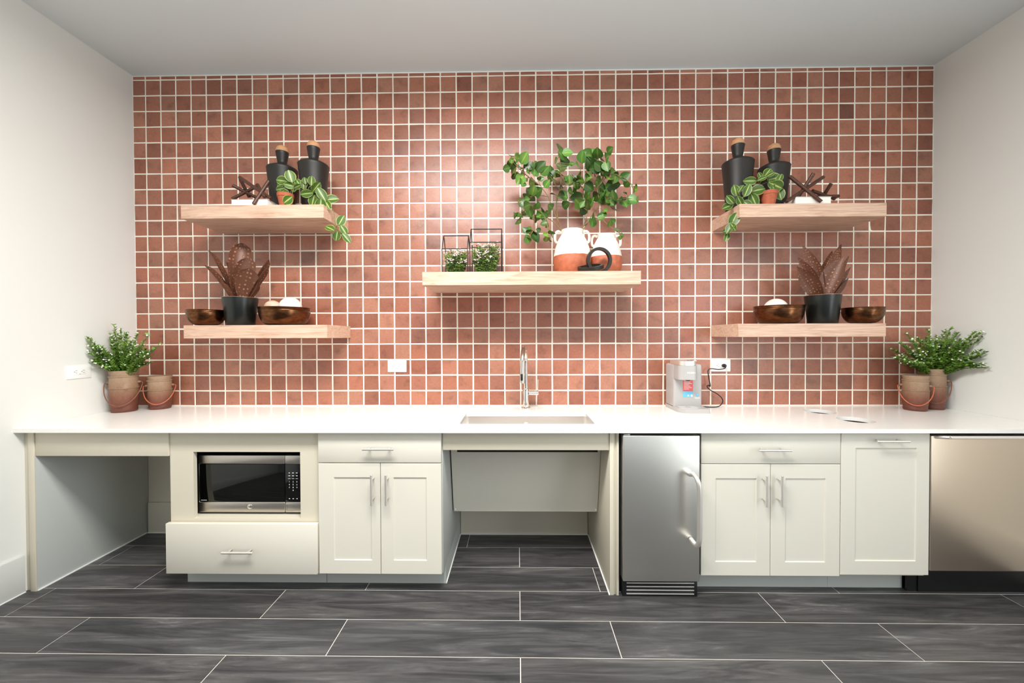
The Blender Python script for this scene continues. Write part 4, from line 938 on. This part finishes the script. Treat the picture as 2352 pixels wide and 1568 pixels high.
# terrariums
def terrarium(label,x0,x1,yf,yb,z,he,ht,seed):
    random.seed(seed)
    T=Thing('glass_terrarium',label,'terrarium',((x0+x1)/2,(yf+yb)/2,z))
    r=.0026; ym=(yf+yb)/2; z0=z+.003; ze=z+he; zt=z+ht
    fr=G()
    for x in (x0,x1):
        fr.merge(tube([(x,yf,z0),(x,yf,ze),(x,ym,zt),(x,yb,ze),(x,yb,z0)],r,8)); fr.merge(tube([(x,yf,z0),(x,yb,z0)],r,8))
    for (y,zz) in ((yf,z0),(yb,z0),(yf,ze),(yb,ze),(ym,zt)): fr.merge(tube([(x0,y,zz),(x1,y,zz)],r*1.1,8))
    T.w('frame',fr,M['wire'])
    for (a,b) in (((x0,yf),(x1,yf)),((x0,yb),(x1,yb)),((x0,yf),(x0,yb)),((x1,yf),(x1,yb))):
        g=G(); g.add([(a[0],a[1],z0),(b[0],b[1],z0),(b[0],b[1],ze),(a[0],a[1],ze)],[(0,1,2,3)]); T.w('pane',plain(g),M['glass'],smooth=False)
    T.w('base_plate',box(x0+.003,x1-.003,yf+.003,yb-.003,z+.0006,z+.004),M['wire'])
    lv=G(); st=G(); fl=G(); w=x1-x0
    for k in range(int(w*760)):
        px=random.uniform(x0+.012,x1-.012); py=random.uniform(yf+.012,yb-.012); h=random.uniform(.5,1.10)*he*.92
        tp=Vector((min(x1-.01,max(x0+.01,px+random.uniform(-.02,.02))),min(yb-.01,max(yf+.01,py+random.uniform(-.02,.01))),z+h)); bs=Vector(((px+(x0+x1)/2)/2,(py+ym)/2,z+.01))
        st.merge(tube([bs,(bs+tp)/2+Vector((.004,0,0)),tp],.0010,4,sub=2))
        for j in range(15):
            u=random.uniform(.1,1); p=bs.lerp(tp,u); a=random.uniform(0,2*pi); d=Vector((math.cos(a),math.sin(a),random.uniform(-.2,.9))); L=random.uniform(.012,.022)
            e=p+d.normalized()*L
            if not(x0+.004<e.x<x1-.004 and yf+.004<e.y<yb-.004): continue
            leaf(lv,p,d,Vector((random.uniform(-.5,.5),-.8,.7)),L,L*.55,tint(.6,1.4,.22),.2,.1,2,3)
        if random.random()<(.33):
            for j in range(random.choice([3,4,6])):
                q=tp+Vector((random.uniform(-.012,.012),random.uniform(-.012,.0),random.uniform(-.008,.010)))
                q.x=min(x1-.007,max(x0+.007,q.x)); q.y=min(yb-.007,max(yf+.007,q.y)); q.z=min(q.z,ze+.004)
                fl.merge(sphere(q,random.uniform(.0045,.0068),7,5,.7))
    T.w('moss_bed',box(x0+.006,x1-.006,yf+.006,yb-.006,z+.004,z+.018,.004),M['soil'])
    T.w('stems',st,M['stemg']); T.w('foliage',plain(lv),M['boxleaf'],angle=80); T.w('flowers',fl,M['petal'],angle=80)
terrarium('shorter black-framed house-shaped terrarium with pale flowers on the centre shelf',-.456,-.302,-.225,-.105,zc,.164,.258,5)
terrarium('taller black-framed house-shaped terrarium with pale flowers on the centre shelf',-.288,-.097,-.215,-.085,zc,.205,.302,6)
random.seed(21)

# crocks on the counter
def crock(label,c,r,h,wire,lug_rot,hm):
    T=Thing('clay_crock',label,'crock',c)
    z=.0004
    pr=[(r*.86,z),(r*.90,.006),(r*.93,.014),(r*.90,.020),(r*.97,h*.25),(r*1.0,h*.45),(r*1.0,h*.56),(r*1.05,h*.570),(r*1.05,h*.585),(r*.985,h*.60),(r*.985,h*.74),(r*.97,h*.84),(r*1.03,h*.850),(r*1.03,h*.87),(r*.945,h*.885),(r*.965,h*.93),(r*1.02,h*.985),(r*1.01,h),(r*.94,h),(r*.90,h*.93),(r*.90,h*.55),(.0001,h*.5)]
    T.l('body',lathe(pr,52,wob=.006),M['crock'],angle=50)
    ca,sa=math.cos(lug_rot),math.sin(lug_rot)
    for s in (-1,1):
        T.l('lug',sphere((s*ca*r*1.02,s*sa*r*1.02,h*.70),.012,12,8,.8),M['crock'])
    pts=[]
    for k in range(0,17):
        a=pi*k/16; xx=math.cos(a)*r*1.28; dz=-math.sin(a)*h*.52; yy=-math.sin(a)*r*.34-(r*.80 if 0<k<16 else 0)*math.sin(a)
        pts.append((xx*ca-yy*sa*1,xx*sa+yy*ca,h*.69+dz))
    pts=[(ca*r*1.03,sa*r*1.03,h*.70)]+pts+[(-ca*r*1.03,-sa*r*1.03,h*.70)]
    T.l('wire_handle',tube(pts,.0026,8,sub=3),M[wire])
    return T
crock('tall clay crock beside the left wall holding the flowering greenery',(-2.470,-.180,CT),.069,.258,'ropeb',.50,0)
crock('short empty clay crock with orange wire handle in the left corner',(-2.332,-.085,CT),.062,.214,'rope',.55,0)
crock('tall clay crock in the right corner holding the flowering greenery',(2.608,-.098,CT),.064,.252,'ropeb',-.62,0)
crock('short empty clay crock with orange wire handle in front of the right crock',(2.453,-.150,CT),.060,.215,'rope',-.70,0)
def greenery(label,tips,base,seed,lim):
    random.seed(seed)
    T=Thing('flowering_greenery',label,'plant',base)
    B=Vector(base); st=G(); lv=G(); buds=[]
    tips=[Vector(t) for t in tips]
    extra=[]
    for t in tips:
        for k in range(2):
            e=B.lerp(t,random.uniform(.55,.92))+Vector((random.uniform(-.03,.03),random.uniform(-.05,.02),random.uniform(-.02,.025))); extra.append(e)
    def ok(p): return lim[0]<p.x<lim[1] and p.y<-.008
    for n_,t in enumerate(tips+extra):
        if not ok(t): t.x=max(lim[0]+.01,min(lim[1]-.01,t.x)); t.y=min(t.y,-.015)
        b=Vector((B.x+(t.x-B.x)*.18,B.y+(t.y-B.y)*.18,B.z-.05)); m=b.lerp(t,.5)+Vector((0,0,.022))
        P=smooth_path([b,m,t],8); st.merge(tube(P,.0016,5,r2=.0008))
        for i in range(3,len(P)):
            for j in range(6):
                a=random.uniform(0,2*pi); dirp=(P[i]-P[i-1]).normalized()
                o=Vector((math.cos(a),math.sin(a)*.9,random.uniform(-.3,.6)))
                d=(o+dirp*.75).normalized(); L=random.uniform(.013,.023)
                p=P[i].lerp(P[i-1],random.random()); e=p+d*L
                if not ok(e): continue
                leaf(lv,p,d,Vector((random.uniform(-.5,.5),-.6,.8)),L,L*.48,tint(.62,1.45,.18),.15,.12,2,3)
            if i>6 and random.random()<.17:
                q=P[i]+Vector((random.uniform(-.012,.012),-.010,random.uniform(-.004,.014)))
                if ok(q) and len(buds)<90: buds.append((q,random.uniform(.8,1.15)))
        if random.random()<.45:
            buds.append((t,1.0))
    T.w('stems',st,M['stemg']); T.w('foliage',plain(lv),M['boxleaf'],angle=80)
    b0=None
    for q,sc_ in buds:
        if b0 is None: b0=T.l('bud',sphere((0,0,0),.0050,9,7,.8),M['bud'],angle=80); ob=b0
        else: ob=b0.copy(); COL.objects.link(ob)
        ob.parent=T.o; ob.location=Vector(q)-T.loc; ob.scale=(sc_,)*3
greenery('green leafy sprigs with white buds in the tall crock beside the left wall',SPRIG_L,(-2.470,-.180,CT+.262),31,(WL+.008,9))
greenery('green leafy sprigs with white buds in the tall crock in the right corner',SPRIG_R,(2.608,-.098,CT+.256),32,(-9,WR-.008))

# ================================================================== LIGHT
def area(name,loc,rot,size,size_y,power,col,shape='RECTANGLE'):
    L=bpy.data.lights.new(name,'AREA'); L.shape=shape; L.size=size; L.size_y=size_y; L.energy=power; L.color=col
    o=bpy.data.objects.new(name,L); COL.objects.link(o); o.location=loc; o.rotation_euler=rot; return o
def aim(o,t):
    d=Vector(t)-Vector(o.location); o.rotation_euler=d.to_track_quat('-Z','Y').to_euler()
k=area('ceiling_light',(-.30,-1.85,3.03),(0,0,0),1.6,.6,KEY,(1,.985,.95)); aim(k,(-.3,-1.95,1.0))
w=area('window_light',(1.2,-6.0,1.7),(0,0,0),3.4,2.2,WIN,(.90,.97,1)); aim(w,(0,0,1.3))
sd=area('glazed_door_light',(2.66,-2.45,1.15),(0,0,0),1.7,2.0,SIDE,(.88,.96,1)); aim(sd,(-2.5,-1.9,.9))
fb=area('ceiling_fill',(.1,-2.75,1.9),(0,0,0),.5,.4,FILL,(.97,1,.98)); aim(fb,(.1,-3.0,3.06))  # unseen fill lamp, added to brighten the ceiling
W=bpy.data.worlds.new('World'); sc.world=W; W.use_nodes=True
bg=W.node_tree.nodes['Background']; bg.inputs[0].default_value=(.95,.97,1,1); bg.inputs[1].default_value=WORLD

# ================================================================== CAMERA
cd=bpy.data.cameras.new('camera'); co=bpy.data.objects.new('camera',cd); COL.objects.link(co); sc.camera=co
cd.sensor_width=36; cd.lens=882/2352*36; cd.clip_start=.05
yaw,pit,rol=.0145,.0126,.0031
co.location=(0,-2.5505,1.3177)
co.matrix_world=Matrix.Translation(co.location)@Matrix.Rotation(yaw,4,'Z')@Matrix.Rotation(pi/2-pit,4,'X')@Matrix.Rotation(ROLL,4,'Z')
vs=sc.view_settings; vs.view_transform='Standard'; vs.look='None'; vs.gamma=1; vs.use_curve_mapping=False; vs.exposure=EXPO
sc.render.film_transparent=False
sc.cycles.max_bounces=10; sc.cycles.diffuse_bounces=5; sc.cycles.glossy_bounces=4; sc.cycles.transparent_max_bounces=12
sc.cycles.use_denoising=True; sc.cycles.caustics_reflective=False; sc.cycles.caustics_refractive=False
